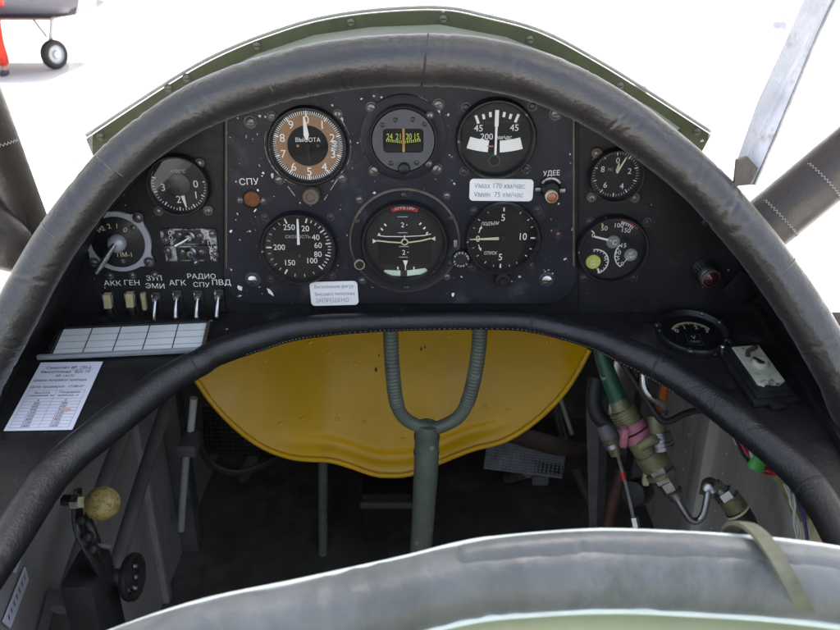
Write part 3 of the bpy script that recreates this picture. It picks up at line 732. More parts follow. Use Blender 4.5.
# ------------------------------------------------------------------ starter switch plate
t = empty('starter_switch_plate', 'scratched white-lettered starter plate with two chrome toggles under the temperature gauge', 'switch plate', on_y(190.5, 244.5, SIDE_Y), RXP); u = depth(t.location)/F
mp = mat('scratched_plate', (.36, .35, .36), .45, .3, var=.2, vscale=60, wear=((.02, .02, .024), 85, .47, .04))
b = MB(u); b.box((-.5, 8.8, 1), (55, 17, 2), mp, .5); b.box((.3, -9.0, 1), (53, 16.4, 2), mp, .5)
for x0, y0, w, h in ((-.5, 8.8, 26, 14), (-.5, -9, 28, 13.5)): b.box((x0, y0, 2.2), (w, h, .6), 'black')
b.build('base_plate', t)
b = MB(u)
for i, ch in enumerate('ЗАПУСК'): b.text(ch, 19.0+.4*i, 13.4-5.3*i, 2.5, 4.3, 'ink', bold=.03)
for i, ch in enumerate('СОЗ'): b.text(ch, -18, 13.4-5.3*i, 2.5, 4.3, 'ink', bold=.03)
for i, ch in enumerate('БА'): b.text(ch, -16+i*.6, -8-5.3*i, 2.5, 4.3, 'ink', bold=.03)
b.build('lettering', t)
for (x, y, dx, dy) in ((1, 9.5, -11.5, -5), (.5, -7, 7, -6.5)):
    b = MB(u); b.lathe([(5.4, 2.4), (5.4, 4.5), (4, 5.5), (3, 8)], 'steel', 20, (x, y, 0)); b.tube([(x, y, 6), (x+dx*.5, y+dy*.5, 12), (x+dx, y+dy, 15)], [1.9, 2.3, 2.9], 'metal', 12)
    b.lathe([(2.9, 0), (2.6, 1.4), (.4, 2)], 'metal', 12, (x+dx, y+dy, 14.4), (dx, dy, 6)); b.build('toggle', t)
screws(t, u, ((-24, 5.5), (24, 12), (-23, -6), (24, -10), (11, 10), (-8, -7), (11, -7), (-9, 11)), z=.0022, s=1.0)

# ------------------------------------------------------------------ row of switches
def breaker(px, py, label):
    t = empty('circuit_breaker', label, 'breaker switch', on_y(px, py, SIDE_Y), RXP, 'cream circuit breakers in the switch row'); u = depth(t.location)/F
    b = MB(u); b.box((0, -1, 1), (11, 31, 2), 'black', .6); b.box((-4.6, 6, 3.6), (1.2, 14, 6), 'steel', .3); b.box((4.6, 6, 3.6), (1.2, 14, 6), 'steel', .3); b.build('bracket', t)
    b = MB(u); b.prism([(0, 0), (15, 0), (14, 5), (1, 8)], -3.4, 3.4, 'cream', .4, X=Matrix(((0, 0, 1, 0), (1, 0, 0, -1.5), (0, 1, 0, 2.0), (0, 0, 0, 1)))); b.build('rocker', t)
    b = MB(u); b.box((0, -7.5, 5), (6.6, 11, 7), 'black', 1.0); b.build('handle', t)
    b = MB(u); b.lathe([(2.2, 2), (2.2, 4.6), (1.6, 5.4), (.3, 5.5)], 'metal', 14, (-.5, -15.2, 0)); b.build('contact', t)
    screws(t, u, ((3.6, -15),), z=.002, s=.7)
breaker(111, 304, 'cream and black circuit breaker under the АКК lettering')
breaker(133, 303, 'cream and black circuit breaker under the ГЕН lettering, second in the switch row')
def toggle(px, py, label, L=17, dx=-1.5, extra=False):
    t = empty('toggle_switch', label, 'toggle switch', on_y(px, py, SIDE_Y if px < 215 else SIDE_Y), RXP, 'metal toggle switches in the row'); u = depth(t.location)/F
    b = MB(u); b.box((0, 0, .9), (9.5, 25, 1.8), 'black', .5); b.box((-3.2, 6, 2.4), (1.6, 9, 3), 'cream' if extra else 'steel', .3); b.build('base', t)
    b = MB(u); b.lathe([(3.8, 1.6), (3.8, 3.6), (2.8, 5.2), (2.3, 7.2)], 'steel', 18, (0, 6, 0)); b.build('collar', t)
    b = MB(u); b.tube([(0, 6, 5), (dx*.4, 6-L*.45, 11), (dx, 6-L, 14)], [1.7, 2.1, 2.6], 'metal', 12); b.lathe([(2.6, 0), (2.4, 1.2), (1.2, 2.2), (.2, 2.4)], 'metal', 14, (dx, 6-L, 14), (dx*.6, -L*.6, 3.2)); b.build('lever', t)
toggle(157.5, 303, 'long chrome toggle under the ЭМИ lettering', 24, -2)
toggle(178.5, 301, 'chrome toggle under the АГК lettering', 17, -.6)
toggle(199.5, 301, 'chrome toggle under the РАДИО СПУ lettering', 17, -1)
toggle(220, 300, 'chrome toggle under the ПВД lettering, rightmost of the switch row', 17, -1.4, True)
b = MB(); p = on_y(144, 301, SIDE_Y-.003); b.box(p, (.0045, .006, .020), 'cream', .0008); b.thing('fuse_strip', 'thin cream strip between the ГЕН breaker and the ЭМИ toggle', 'strip')

# ------------------------------------------------------------------ small panel items
t = empty('intercom_socket', 'rusty brown socket hole with two small screws under the СПУ lettering', 'socket', on_y(252, 199, MID_Y), RXP); u = depth(t.location)/F
b = MB(u); b.lathe([(9.6, 0), (9.6, 1), (8.6, 1.6), (8, 1), (8, .4)], 'bezel', 28, caps=False); b.build('ring', t)
b = MB(u); b.disc(8.1, .4, 'rust'); b.build('core', t); screws(t, u, ((-11.5, -1), (11, -2)), z=.0003, s=.9)

t = empty('panel_lamp', 'black hooded panel lamp with a small amber lens at upper right of centre plate', 'lamp', on_y(550, 189, MID_Y), RXP); u = depth(t.location)/F
b = MB(u); b.lathe([(10.5, 0), (10.5, 2), (9, 4), (8.5, 9), (7, 11)], 'bezel', 28, (0, 2, 0)); b.arc(9.2, 11.2, -60, 60, 4.2, 'metal', 0, 2); b.box((-12, 0, 1.5), (6, 4, 3), 'steel', .8); b.box((12, -1, 1.5), (6, 4, 3), 'steel', .8); b.build('housing', t)
b = MB(u); b.lathe([(6.2, 9), (6.2, 15), (5.2, 16)], 'ink_y', 24, (0, -3.5, 0), caps=False); b.lathe([(5.0, 9), (5.0, 15), (4, 16), (.3, 16.4)], 'lens_o', 24, (0, -3.5, 0)); b.build('lens', t)

t = empty('warning_lamp', 'knurled warning lamp with a dark purple lens on the right panel', 'lamp', on_y(702, 268, SIDE_Y), RXP); u = depth(t.location)/F
ax = Vector((.12, -.10, 1)); e = ax*22
b = MB(u); b.lathe([(10.5, 0), (10.5, 18), (9.6, 20), (8, 20.4)], 'steel', 32, (0, 0, 0), ax)
for k in range(20):
    a = 2*PI*k/20; b.box((10.3*math.cos(a)+1, 10.3*math.sin(a)-1, 10), (1, 1, 15), 'black')
b.build('housing', t)
b = MB(u); b.lathe([(9.4, 0), (9.4, 3), (8, 4)], 'bezel_brown', 28, ax*19.5, ax, caps=False); b.lathe([(7.6, 0), (7.2, 3), (4.5, 5.2), (.3, 6)], 'lens', 28, ax*20, ax); b.build('lens', t)

def placard(name, label, cat, px0, py0, px1, py1, lines, y=MID_Y, rot=0, r=4, hs=5.4, m='print_g'):
    cx, cy = (px0+px1)/2, (py0+py1)/2
    t = empty(name, label, cat, on_y(cx, cy, y), (PI/2, -math.radians(rot), 0)); u = depth(t.location)/F
    w, h = px1-px0, (py1-py0)*1.02
    b = MB(u); b.prism(rounded(-w/2, -h/2, w/2, h/2, r, 5, True), .1, .8, 'paper'); b.build('plate', t)
    b = MB(u); n = len(lines)
    for i, (s_, hh, mm) in enumerate(lines):
        b.text(s_, -w/2+4.5, h/2-h*(i+.75)/(n+.5), 1.05, hh, mm, bold=0, xs=.84, align='l')
    b.build('lettering', t)
placard('speed_placard', 'white speed limit placard under the turn indicator', 'placard', 469.5, 178.8, 533, 201, (('Vмах 170 км/час', 5.6, 'print_g'), ('Vмин  75 км/час', 5.6, 'print_g')), rot=-.6)
placard('warning_placard', 'white warning placard with three blurred lines beside the attitude indicator', 'placard', 310.5, 280.5, 358, 306, (('Выполнение фигур', 3.7, 'print_g'), ('Высшего пилотажа', 3.7, 'print_g'), ('ЗАПРЕЩЕНО', 4.6, 'print_g')), rot=1.6, y=MID_Y-.001)

# ================================================================== SHELF
t = empty('console_shelf', 'black sloping shelf below the panel with a leg cut-out edged in padded vinyl', 'shelf', on_shelf(440, 316))
inner = [(-20, 586), (12, 536), (45, 484), (66, 461), (82, 447), (122, 415), (158, 387), (187, 369), (200, 362.5), (217, 352.5), (254, 340), (290, 330), (330, 325), (380, 322.5), (420, 321.5), (470, 320.8), (523, 322), (565, 330), (600, 340), (628, 352), (665, 370), (700, 393), (733, 418), (766, 444), (800, 474), (825, 508), (840, 535), (870, 592)]
irad = [19, 19, 19, 18, 17.5, 17, 16, 14.5, 14, 13.5, 13, 12, 11, 9.5, 9.2, 9, 9.4, 10.5, 12, 14, 15, 14.5, 15.5, 16, 17, 17.5, 18, 19]
ip = [on_shelf(x, y, .004) for x, y in inner]; ir = [r*depth(p)/F for r, p in zip(irad, ip)]
LX = Matrix.Translation(SH_P) @ Matrix.Rotation(SLOPE, 4, 'X')
def loc2(p): q = LX.inverted() @ p; return (q.x, q.y)
b = MB(M4=LX)
back = [loc2(on_y(x, 312, SIDE_Y-.0005)) for x in (930, -90)]
ins = [loc2(p) for p in ip]
outl = [(-.455, ins[0][1]-.12)] + [(ins[0][0], ins[0][1]-.12)] + ins + [(ins[-1][0], ins[-1][1]-.12), (.475, ins[-1][1]-.12)] + [(.475, 0), (-.455, 0)]
# strip quads rather than one concave n-gon: each edge point is joined to the outer border
def border(p):
    x, y = p
    fx = max(-.455, min(.475, x*1.9)); return (fx, 0) if abs(x) < .22 else ((.475 if x > 0 else -.455), y if abs(x) > .30 else min(0, y+.5*(.30-abs(x))/.08*-y if y else 0))
b.prism(outl, -.006, 0, 'shelf', 0); b.build('shelf_top', t, world=True)
b = MB(); P, R = b.tube(ip, ir, 'leather2', 32, 30, disp=wrinkles(9, 1.5, 46, .022, .0034, .018, (.35, .87, 1.1)))
for f in (.265, .60, .735, .905):     # sewn joints round the padding
    i = int(f*len(P)); d = (P[i+1]-P[i-1]).normalized()
    b.lathe([(R[i]*1.0, -.0016), (R[i]*1.025, -.0008), (R[i]*1.025, .0008), (R[i]*1.0, .0016)], 'seam', 28, P[i], d, caps=False)
b.build('padded_edging', t, world=True)
b = MB()      # row of stitches along the lower front of the padding
for i in range(int(len(P)*.36), int(len(P)*.76), 3):
    for q in (0,):
        p = P[i].lerp(P[i+1], q); r = R[i]
        d = (P[i+1]-P[i]).normalized(); off = (-FW*.55-UP*.83); off = (off-d*off.dot(d)).normalized()
        c = p+off*r*1.0; b.tube([c-d*.0009, c+d*.0009], .0004, 'midgrey', 6, smooth_path=False)
b.build('stitching', t, world=True)
# wooden-looking trim along the right edge of the shelf
b = MB()
pts = [(741, 296), (762, 292), (882, 470), (850, 470)]
q = [on_shelf(x, y) for x, y in pts]
b.add([p+SH_N*.001 for p in q]+[p+SH_N*.011 for p in q], [(0, 1, 2, 3)[::-1], (4, 5, 6, 7), (0, 1, 5, 4), (1, 2, 6, 5), (2, 3, 7, 6), (3, 0, 4, 7)], 'shelf')
b.build('side_trim', t, world=True)
b = MB()
pts = [(46, 312), (20, 300), (-60, 450), (-20, 450)]
q = [on_shelf(x, y) for x, y in pts]
b.add([p+SH_N*.001 for p in q]+[p+SH_N*.009 for p in q], [(0, 1, 2, 3)[::-1], (4, 5, 6, 7), (0, 1, 5, 4), (1, 2, 6, 5), (2, 3, 7, 6), (3, 0, 4, 7)], 'shelf')
b.build('side_trim', t, world=True)

def shelf_frame(TL, TR, BL, lift=.001):
    a = on_shelf(*TL, lift); r = on_shelf(*TR, lift); c = on_shelf(*BL, lift)
    ex = (r-a).normalized(); ey = -(c-a); ey = (ey-ex*ey.dot(ex)); h = ey.length; ey.normalize(); n = ex.cross(ey)
    X = Matrix(((ex.x, ey.x, n.x, a.x), (ex.y, ey.y, n.y, a.y), (ex.z, ey.z, n.z, a.z), (0, 0, 0, 1)))
    return X, (r-a).length, h
# deviation card in its holder
X, w, h = shelf_frame((64, 330), (207, 323.5), (50, 357), .004)
t = empty('grid_card_holder', 'metal holder with a pale ruled card of five columns under the switches', 'card holder', X.translation)
t.rotation_euler = X.to_euler(); bpy.context.view_layer.update()
b = MB(); b.prism([(0, -h), (w, -h), (w, 0), (0, 0)], 0, .0008, 'card')
for k in range(1, 5): b.line(w*k/5, -h, w*k/5, 0, .0012, .0011, 'print')
for k in range(1, 4): b.line(0, -h*k/4, w, -h*k/4-.001, .0008, .0011, 'print_g')
b.build('ruled_card', t)
b = MB(); b.box((w/2-.004, -h-.001, .001), (w+.02, .0045, .005), 'alu', .0012); b.box((-.004, -h/2, .001), (.006, h, .005), 'black', .001); b.box((w/2, .003, .001), (w, .005, .004), 'black', .001); b.box((w+.002, -h/2, .001), (.004, h, .004), 'bezel_brown', .001)
b.build('holder_frame', t)
# correction table
X, w, h = shelf_frame((41, 363), (103, 362), (11, 431), .0012)
t = empty('correction_table_sheet', 'bluish white printed sheet with a two-column correction table on left of shelf', 'paper sheet', X.translation)
t.rotation_euler = X.to_euler(); bpy.context.view_layer.update()
b = MB(); b.prism([(0, -h), (w, -h), (w, 0), (0, 0)], 0, .0006, 'paper_b'); b.build('sheet', t)
b = MB(); zz = .0009; s = h/100
b.text('Самолёт №  П0-2', w*.5, -9*s, zz, 4*s, 'print', bold=0); b.line(w*.55, -12*s, w*.9, -12*s, .5*s, zz, 'print_g')
b.text('Высотомер  ВД-10', w*.48, -16*s, zz, 4*s, 'print', bold=0); b.text('№ 14171', w*.5, -22*s, zz, 3.6*s, 'print', bold=0)
b.text('Шкала поправок прибора', w*.46, -29*s, zz, 3.6*s, 'print', bold=0, xs=.85); b.text('Дата проверки  17.08.07', w*.46, -39*s, zz, 3.4*s, 'print', bold=0, slant=.2)
b.text('Высота', w*.28, -47.5*s, zz, 3.2*s, 'print', bold=0); b.text('показания, м', w*.28, -52*s, zz, 2.8*s, 'print', bold=0)
b.text('Поправки', w*.7, -47.5*s, zz, 3.2*s, 'print', bold=0); b.text('прибора, м', w*.7, -52*s, zz, 2.8*s, 'print', bold=0)
rows = ((0, 0), (300, 300), (600, 620), (900, 910), (1200, 1220), (1500, 1520), (1800, 1820), (2100, 2120), (2400, 2420))
for i, (p, q) in enumerate(rows):
    y = -(58.5+4.5*i)*s; b.text(str(p), w*.28, y, zz, 3.0*s, 'print', bold=.005); b.text(str(q), w*.7, y, zz, 3.0*s, 'print', bold=.005)
for i in range(11):
    y = (-44 if i == 0 else -(56.2+4.5*(i-1)))*s; b.line(w*.06, y, w*.93, y, .35*s, zz, 'print_g')
for x in (.06, .49, .93): b.line(w*x, -96.7*s, w*x, -44*s, .35*s, zz, 'print_g')
bl = []; b.build('print', t)
b = MB(); b.poly([(w*.78+.004*math.cos(a*.7)*(1+.3*math.sin(a*2)), -h*.735+.0024*math.sin(a*.7)) for a in range(9)], .0011, mat('rust_stain', (.55, .36, .28), .7)); b.build('stain', t)

# ammeter on the shelf
t, u, zg = gauge('shelf_gauge', 'black gauge lying flat on the right of the shelf, scale 0 to 3', 'gauge', 692, 336, 36, shelf=True, h=.009, inner=.82, group=None)
b = MB(u); b.disc(29.8, ZD+2, 'dial'); z = ZD+2.4
for i in range(31): a = -62+124*i/30; b.tick(a, 17.5 if i % 5 == 0 else 18.6, 21, .9 if i % 5 == 0 else .6, z, 'ink_y', 0, -3)
b.arc(21, 21.8, -62, 62, z, 'ink_y', 0, -3)
for i, s_ in enumerate('0123'): a = math.radians(-58+39*i); b.text(s_, 14*math.sin(a)*1.25, 13.5*math.cos(a)-3, z, 5.6, 'ink_y', xs=1.1)
b.poly([(-8, -19), (6, -19), (6, -1), (-8, -1)], z, 'bezel_grey'); b.poly([(-7.3, -18.4), (5.3, -18.4), (5.3, -1.6), (-7.3, -1.6)], z+.2, 'dial'); b.text('V', -1, -7, z+.4, 6, 'ink_dim'); b.text('ГОСТ', -1, -14, z+.4, 2.6, 'ink_dim')
b.build('dial', t)
screws(t, u, [(34*math.sin(math.radians(a)), 34*math.cos(math.radians(a))) for a in (30, 65, 120, 200, 285)], z=.0070, s=1.0)
for a, m_ in ((143, 'metal'),):
    b = MB(u); b.lathe([(3, 0), (3, 4), (2, 5)], m_, 14, (35*math.sin(math.radians(a)), 35*math.cos(math.radians(a)), 5)); b.build('terminal', t)

# socket block with pale face on the shelf
X, w, h = shelf_frame((727, 355), (757, 349), (768, 398), .001)
cx = on_shelf(755, 377, .0); t = empty('socket_block', 'black stepped socket block with a chipped pale face on the right of the shelf', 'socket', cx)
d1 = (on_shelf(775, 402)-on_shelf(740, 352)); d1.normalize(); ang = math.atan2(d1.y, d1.x)
t.rotation_euler = (Matrix.Rotation(SLOPE, 4, 'X') @ Matrix.Rotation(ang+PI/2+PI, 4, 'Z')).to_euler(); bpy.context.view_layer.update()
b = MB(.001); b.box((0, 0, 3), (46, 88, 6), 'black', 2); b.box((0, 0, 8), (38, 78, 4.5), 'black', 1.5); b.box((0, 1, 12), (32, 66, 4.5), 'black', 1.5); b.box((0, 44, 3.2), (16, 12, 5.6), 'black', 2); b.box((0, -44, 3.2), (16, 12, 5.6), 'black', 2); b.build('base', t)
b = MB(.001)
out = [(-14, -30), (14, -30), (14, 27), (9, 31), (5, 28), (-6, 31), (-14, 26)]
b.prism(out, 14.2, 16.5, 'socket', .8); b.build('face_plate', t)
b = MB(.001); b.lathe([(8, 16.4), (8, 19), (6.5, 21), (4, 20.6), (3.5, 18)], 'socket', 24, (-1, 0, 0)); b.box((1, -1, 20.6), (3, 12, 2), 'black', .6, Matrix.Rotation(.6, 3, 'Z')); b.build('screw_cap', t)
b = MB(.001); b.tube([(-9, -26, 17), (-4, -22, 19), (3, -19, 18), (6, -12, 17)], 2.2, 'strap', 10); b.build('clip', t)

# ================================================================== COAMING
RIM_A = on_y(420, 55, .765); RIM_B = on_y(0, 335, .66)
dirp = Vector((0, RIM_B.y-RIM_A.y, RIM_B.z-RIM_A.z)).normalized(); RIM_N = RT.cross(dirp).normalized()
rim = [(-45, 430, 22), (-15, 372, 22), (10, 324, 22), (35, 277, 21.5), (60, 236, 21.5), (92, 193, 21), (125, 157, 21), (165, 126, 21.5), (210, 101, 23), (260, 83, 24), (310, 70.5, 24.5), (365, 62.5, 25), (430, 60, 25.5), (490, 65, 25), (540, 78, 24.5), (585, 98, 24), (625, 122, 23), (665, 151.5, 22.5), (705, 186, 22), (735, 220, 22), (765, 257, 22), (790, 292, 22), (815, 332, 22), (840, 376, 22), (870, 432, 22)]
rp = [on_plane(x, y, RIM_A, RIM_N) for x, y, r in rim]; rr = [r*depth(p)/F for p, (x, y, r) in zip(rp, rim)]
ext_l = [Vector((-.452, .56, H0-.445)), Vector((-.44, .40, H0-.42))]; ext_r = [Vector((.468, .56, H0-.445)), Vector((.455, .40, H0-.42))]
rp = ext_l[::-1]+rp+ext_r; rr = [.018, .018]+rr+[.018, .018]
t = empty('cockpit_coaming', 'thick black leather padded coaming arching over the instrument panel', 'coaming', rp[14])
b = MB(); P, R = b.tube(rp, rr, 'leather', 44, 36, disp=wrinkles(4, 2.3, 150, .030, .0034, .030, (.33, .62, .83, 1.14, 1.45, 1.72)))
# puckers: small random swell along the padding
b.build('padding', t, world=True)
for f in (.13, .215, .275, .40, .497, .60, .69, .80, .868):
    i = int(f*len(P)); d = (P[i+1]-P[i-1]).normalized(); d = (d+Vector((random.uniform(-.15, .15), 0, random.uniform(-.15, .15)))).normalized()
    b = MB(); b.lathe([(R[i]*.99, -.0012), (R[i]*1.012, -.0005), (R[i]*1.012, .0005), (R[i]*.99, .0012)], 'seam' if f in (.497, .868) else 'leather', 32, P[i], d, caps=False); b.build('seam', t, world=True)

# ================================================================== FUSELAGE
t = empty('fuselage', 'grey painted cockpit tub with ribbed side walls, dark floor and pale green decking', 'fuselage', Vector((0, .8, H0-1.06)))
FL = t
def skin_pt(p, k, y): return Vector((p.x*k, y, (H0-.6)+(p.z-(H0-.6))*k))
secs = []
path = P[36:-36:6]
for k, y in ((1.0, None), (.99, .84), (.985, .88), (.86, 1.4), (.72, 2.0)):
    secs.append([p.copy() if y is None else skin_pt(p, k, y) for p in path])
secs = [[s_[0]+Vector((0, 0, -.16))]+s_+[s_[-1]+Vector((0, 0, -.16))] for s_ in secs]
vs = [p for s_ in secs for p in s_]; n = len(secs[0]); fs = []
for j in range(len(secs)-1):
    for i in range(n-1): fs.append((j*n+i, j*n+i+1, (j+1)*n+i+1, (j+1)*n+i))
b = MB(); b.add(vs, fs, 'skin', True)
b.add(secs[-1], [tuple(range(n))], 'skin')
b.build('nose_decking', t, world=True)
ln = [[Vector((p.x*(1-.012), p.y+dy, (H0-.6)+(p.z-(H0-.6))*(1-.012))) for p in s_] for s_, dy in zip(secs[:3], (.004, 0, 0))]
b = MB(); nl = len(ln[0]); b.add([p for s_ in ln for p in s_], [(j*nl+i, j*nl+i+1, (j+1)*nl+i+1, (j+1)*nl+i) for j in range(2) for i in range(nl-1)], 'shelf', True); b.build('inner_liner', t, world=True)
lipo = [(180, 92), (210, 77), (257, 54), (314, 35), (371, 27), (440, 24.5), (506, 37), (563, 59), (614, 86), (655, 110), (680, 128)]
lipi = [(190, 116), (222, 100), (266, 84), (320, 70), (374, 63), (438, 61), (498, 68), (550, 84), (598, 108), (640, 135), (664, 152)]
lo_ = [on_y(x, y, .8495) for x, y in lipo]; li_ = [on_y(x, y, .775) for x, y in lipi]; lm_ = [a.lerp(c, .55)+Vector((0, 0, .006)) for a, c in zip(lo_, li_)]; nl = len(lo_)
b = MB(); b.add(lo_+lm_+li_, [(j*nl+i, j*nl+i+1, (j+1)*nl+i+1, (j+1)*nl+i) for j in range(2) for i in range(nl-1)], 'skin', True); b.build('deck_lip', t, world=True)
XL, XR = -.435, .445; ZF = H0-1.05
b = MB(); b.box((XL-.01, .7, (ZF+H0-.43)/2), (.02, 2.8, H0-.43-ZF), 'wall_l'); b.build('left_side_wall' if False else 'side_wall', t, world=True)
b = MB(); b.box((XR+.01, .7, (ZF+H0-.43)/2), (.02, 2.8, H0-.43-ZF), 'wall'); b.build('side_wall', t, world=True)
b = MB(); b.box((0, .7, ZF-.012), (XR-XL+.04, 2.8, .024), 'floor'); b.build('floor_board', t, world=True)
b = MB(); b.box((0, 1.62, (ZF+H0-.3)/2), (XR-XL-.01, .02, H0-.3-ZF), 'floor'); b.build('firewall', t, world=True)
b = MB(); b.box((0, -.66, (ZF+H0-.45)/2), (XR-XL-.01, .02, H0-.45-ZF), 'floor'); b.build('bulkhead', t, world=True)
# upright frames on the walls
def wall_frame(px, py, x, w=.03, m='wall', th=.018):
    p = on_x(px, py, x); b = MB(); zt = H0-.44
    b.box((x, p.y, (zt+ZF)/2), (th, w, zt-ZF), m, .003); b.build('wall_frame', t, world=True)
wall_frame(704, 450, XR-.008, .045)
wall_frame(640, 440, XR-.012, .05, 'frame', .03)
wall_frame(182, 470, XL+.016, .04, 'frame', .03)
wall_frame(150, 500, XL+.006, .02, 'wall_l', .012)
# rivets on the right wall
rb = MB(); rb.lathe([(.003, 0), (.0026, .0012), (.0006, .0018)], 'wall', 10); RIV = rb.mesh('rivet')
for px, y0, y1 in ((723, 410, 530), (683, 400, 540)):
    pa = on_x(px, 470, XR)
    for k in range(14):
        z = H0-.46-k*.035; inst('rivet', RIV, t, wmat(t).inverted() @ Vector((XR, pa.y, z)), (0, -PI/2, 0))
# strips and doubler plates on the left wall
def lx(px, py, dx=.004): return on_x(px, py, XL+dx)
b = MB(); q = [lx(35, 640), lx(48, 590), lx(78, 588), lx(70, 640)]; v2 = [p+Vector((.012, 0, 0)) for p in q]
b.add(q+v2, [(0, 1, 2, 3), (7, 6, 5, 4), (0, 4, 5, 1), (1, 5, 6, 2), (2, 6, 7, 3), (3, 7, 4, 0)], 'frame'); b.build('doubler_plate', t, world=True)
b = MB(); b.tube([lx(60, 640, .01), lx(78, 575, .01), lx(84, 552, .01)], .006, 'loom', 8); b.build('edge_trim', t, world=True)
for i, (pts) in enumerate((((24, 567), (27, 580), (9, 628), (2, 622)), ((18, 548), (22, 552), (14, 573), (10, 570)))):
    q = [lx(*p, .003) for p in pts]; b = MB(); b.add([p+Vector((.002, 0, 0)) for p in q]+q, [(0, 1, 2, 3), (7, 6, 5, 4), (0, 4, 5, 1), (1, 5, 6, 2), (2, 6, 7, 3), (3, 7, 4, 0)], 'paper_b')
    a = q[0]+Vector((.003, 0, 0)); c = q[3]+Vector((.003, 0, 0))
    for k in range(7):
        p = a.lerp(c, .12+.12*k); w = (q[1]-q[0])*.45; s_ = (c-a)*.025
        b.add([p+w*.2, p+w, p+w+s_, p+w*.2+s_], [(0, 1, 2, 3)], 'wire_blue')
    b.thing('wall_sticker', ('white printed sticker low on the left cockpit wall' if i == 0 else 'narrow white tag on the left wall just below the shelf padding'), 'sticker')

# ---- rear edge of this cockpit opening: padded roll, seam piping and green deck
RZ = .43
roll = [(-40, 740, 36), (40, 700, 36), (115, 668, 36), (200, 640, 36), (300, 619, 36), (400, 598, 37), (456, 584, 37), (500, 577, 37), (600, 570.5, 38), (700, 574, 38), (770, 579, 38), (840, 588, 38), (930, 606, 38), (1020, 640, 38)]
def rdep(x): return .43-.00006*abs(x-600)
rl = [at(x, y, rdep(x)) for x, y, r in roll]; rrad = [r*rdep(x)/F for x, y, r in roll]
t = empty('rear_coaming', 'bluish grey vinyl padded roll with pale piping and a strap, nearest the camera', 'coaming', rl[8])
b = MB(); PR, RR = b.tube(rl, rrad, 'vinyl', 40, 24, disp=wrinkles(21, .6, 34, .032, .005, .045, (.2, .27, .46)))
b.build('padding', t, world=True)
# raised upper bead of the cover, starting at the lapped joint
b = MB(); bead = [(452, 560, 5), (458, 561, 12), (466, 560, 15.5), (500, 554.5, 16), (550, 550, 16.5), (600, 548, 16.5), (660, 548.5, 16), (700, 551, 16.5), (740, 554, 16), (770, 557, 16), (840, 566, 16.5), (930, 584, 17), (1020, 616, 17)]
b.tube([at(x, y, rdep(x)-.006) for x, y, r in bead], [r*rdep(x)/F for x, y, r in bead], 'vinyl', 30, 18, disp=wrinkles(33, .35, 18, .05, .0045, .05)); b.build('bead', t, world=True)
seam = []
for p, r in zip(PR, RR):
    seam.append(p+(-UP*.80-FW*.52).normalized()*r*1.02)
b = MB(); b.tube([p+(UP*.97+FW*.25).normalized()*r*1.0 for p, r in zip(PR, RR)], .0016, 'piping', 10, 1, smooth_path=False); b.build('top_highlight', t, world=True)  # highlight along the roll's top edge, painted as a thin pale tube
b = MB(); b.tube(seam, .0020, 'piping', 10, 1, smooth_path=False); b.build('seam_piping', t, world=True)
i = min(range(len(PR)), key=lambda k: abs((PR[k]-CAM).dot(RT)/depth(PR[k])*F+420-768)); c = PR[i]; d = (PR[i+1]-PR[i-1]).normalized()
b = MB(); nn = 14; vs = []; fs = []
e1 = (UP-d*UP.dot(d)).normalized(); e2 = (-FW+d*FW.dot(d)).normalized(); e2 = (e2-e1*e2.dot(e1)).normalized()
for k in range(nn+1):
    a = math.radians(-40+146*k/nn); r0 = RR[i]*(1.20+.16*math.sin(PI*k/nn))
    p = c+(e1*math.cos(a)+e2*math.sin(a))*r0 + d*(.028*(k/nn)**1.6-.016)
    for sgn in (-1, 1): vs.append(p+d*(sgn*.0042)); vs.append(p*1.0+d*(sgn*.0042)+(e1*math.cos(a)+e2*math.sin(a))*.0022)
for k in range(nn):
    o = 4*k; fs += [(o+1, o+3, o+7, o+5), (o, o+4, o+6, o+2), (o, o+1, o+5, o+4), (o+2, o+6, o+7, o+3)]
b.add(vs, fs, 'strap_w', True); b.build('strap', t, world=True)
b = MB(); vs = []; n = len(seam)
deep = [Vector((p.x*1.2, .03, H0-.37-.10*abs(p.x))) for p in seam]
for k in range(7):
    f = k/6
    for s_, e in zip(seam, deep):
        q = s_.lerp(e, f); vs.append(q-Vector((0, 0, .012*(1-(1-min(1, f*3))**2))))
fs = [(j*n+i, j*n+i+1, (j+1)*n+i+1, (j+1)*n+i) for j in range(6) for i in range(n-1)]
b.add(vs, fs, 'deck', True); b.build('rear_decking', FL, world=True)

# ================================================================== WINDSHIELD
YS = .85
top_e = [(86, 139), (129, 110.5), (171, 83.5), (200, 66.5), (230, 52), (264, 38.5), (314, 23), (371, 14), (440, 11), (486, 19), (543, 35), (600, 65), (655, 99), (711, 135)]
bot_e = [(95, 160), (135, 140), (178, 116), (206, 100), (247, 82), (265, 72), (318, 55), (372, 46), (440, 43), (484, 50), (538, 66), (592, 94), (645, 126), (702, 152)]
t = empty('windshield', 'dusty clear windshield rising from a curved olive base strip with screws', 'windshield', on_y(420, 15, YS))
b = MB(); n = len(top_e)
def spline2(pts, res=5):
    o = []
    for i in range(len(pts)-1):
        a, b_, c, d = pts[max(i-1, 0)], pts[i], pts[i+1], pts[min(i+2, len(pts)-1)]
        for k in range(res):
            t_ = k/res; o.append(tuple(.5*((2*q1)+(q2-q0)*t_+(2*q0-5*q1+4*q2-q3)*t_*t_+(3*q1-q0-3*q2+q3)*t_**3) for q0, q1, q2, q3 in zip(a, b_, c, d)))
    return o+[pts[-1]]
top_e, bot_e = spline2(top_e), spline2(bot_e); n = len(top_e)
A_ = [on_y(x, y, YS) for x, y in top_e]; B_ = [on_y(x, y, YS) for x, y in bot_e]
th = Vector((0, .010, 0))
vs = A_+B_+[p+th for p in A_]+[p+th for p in B_]; fs = []
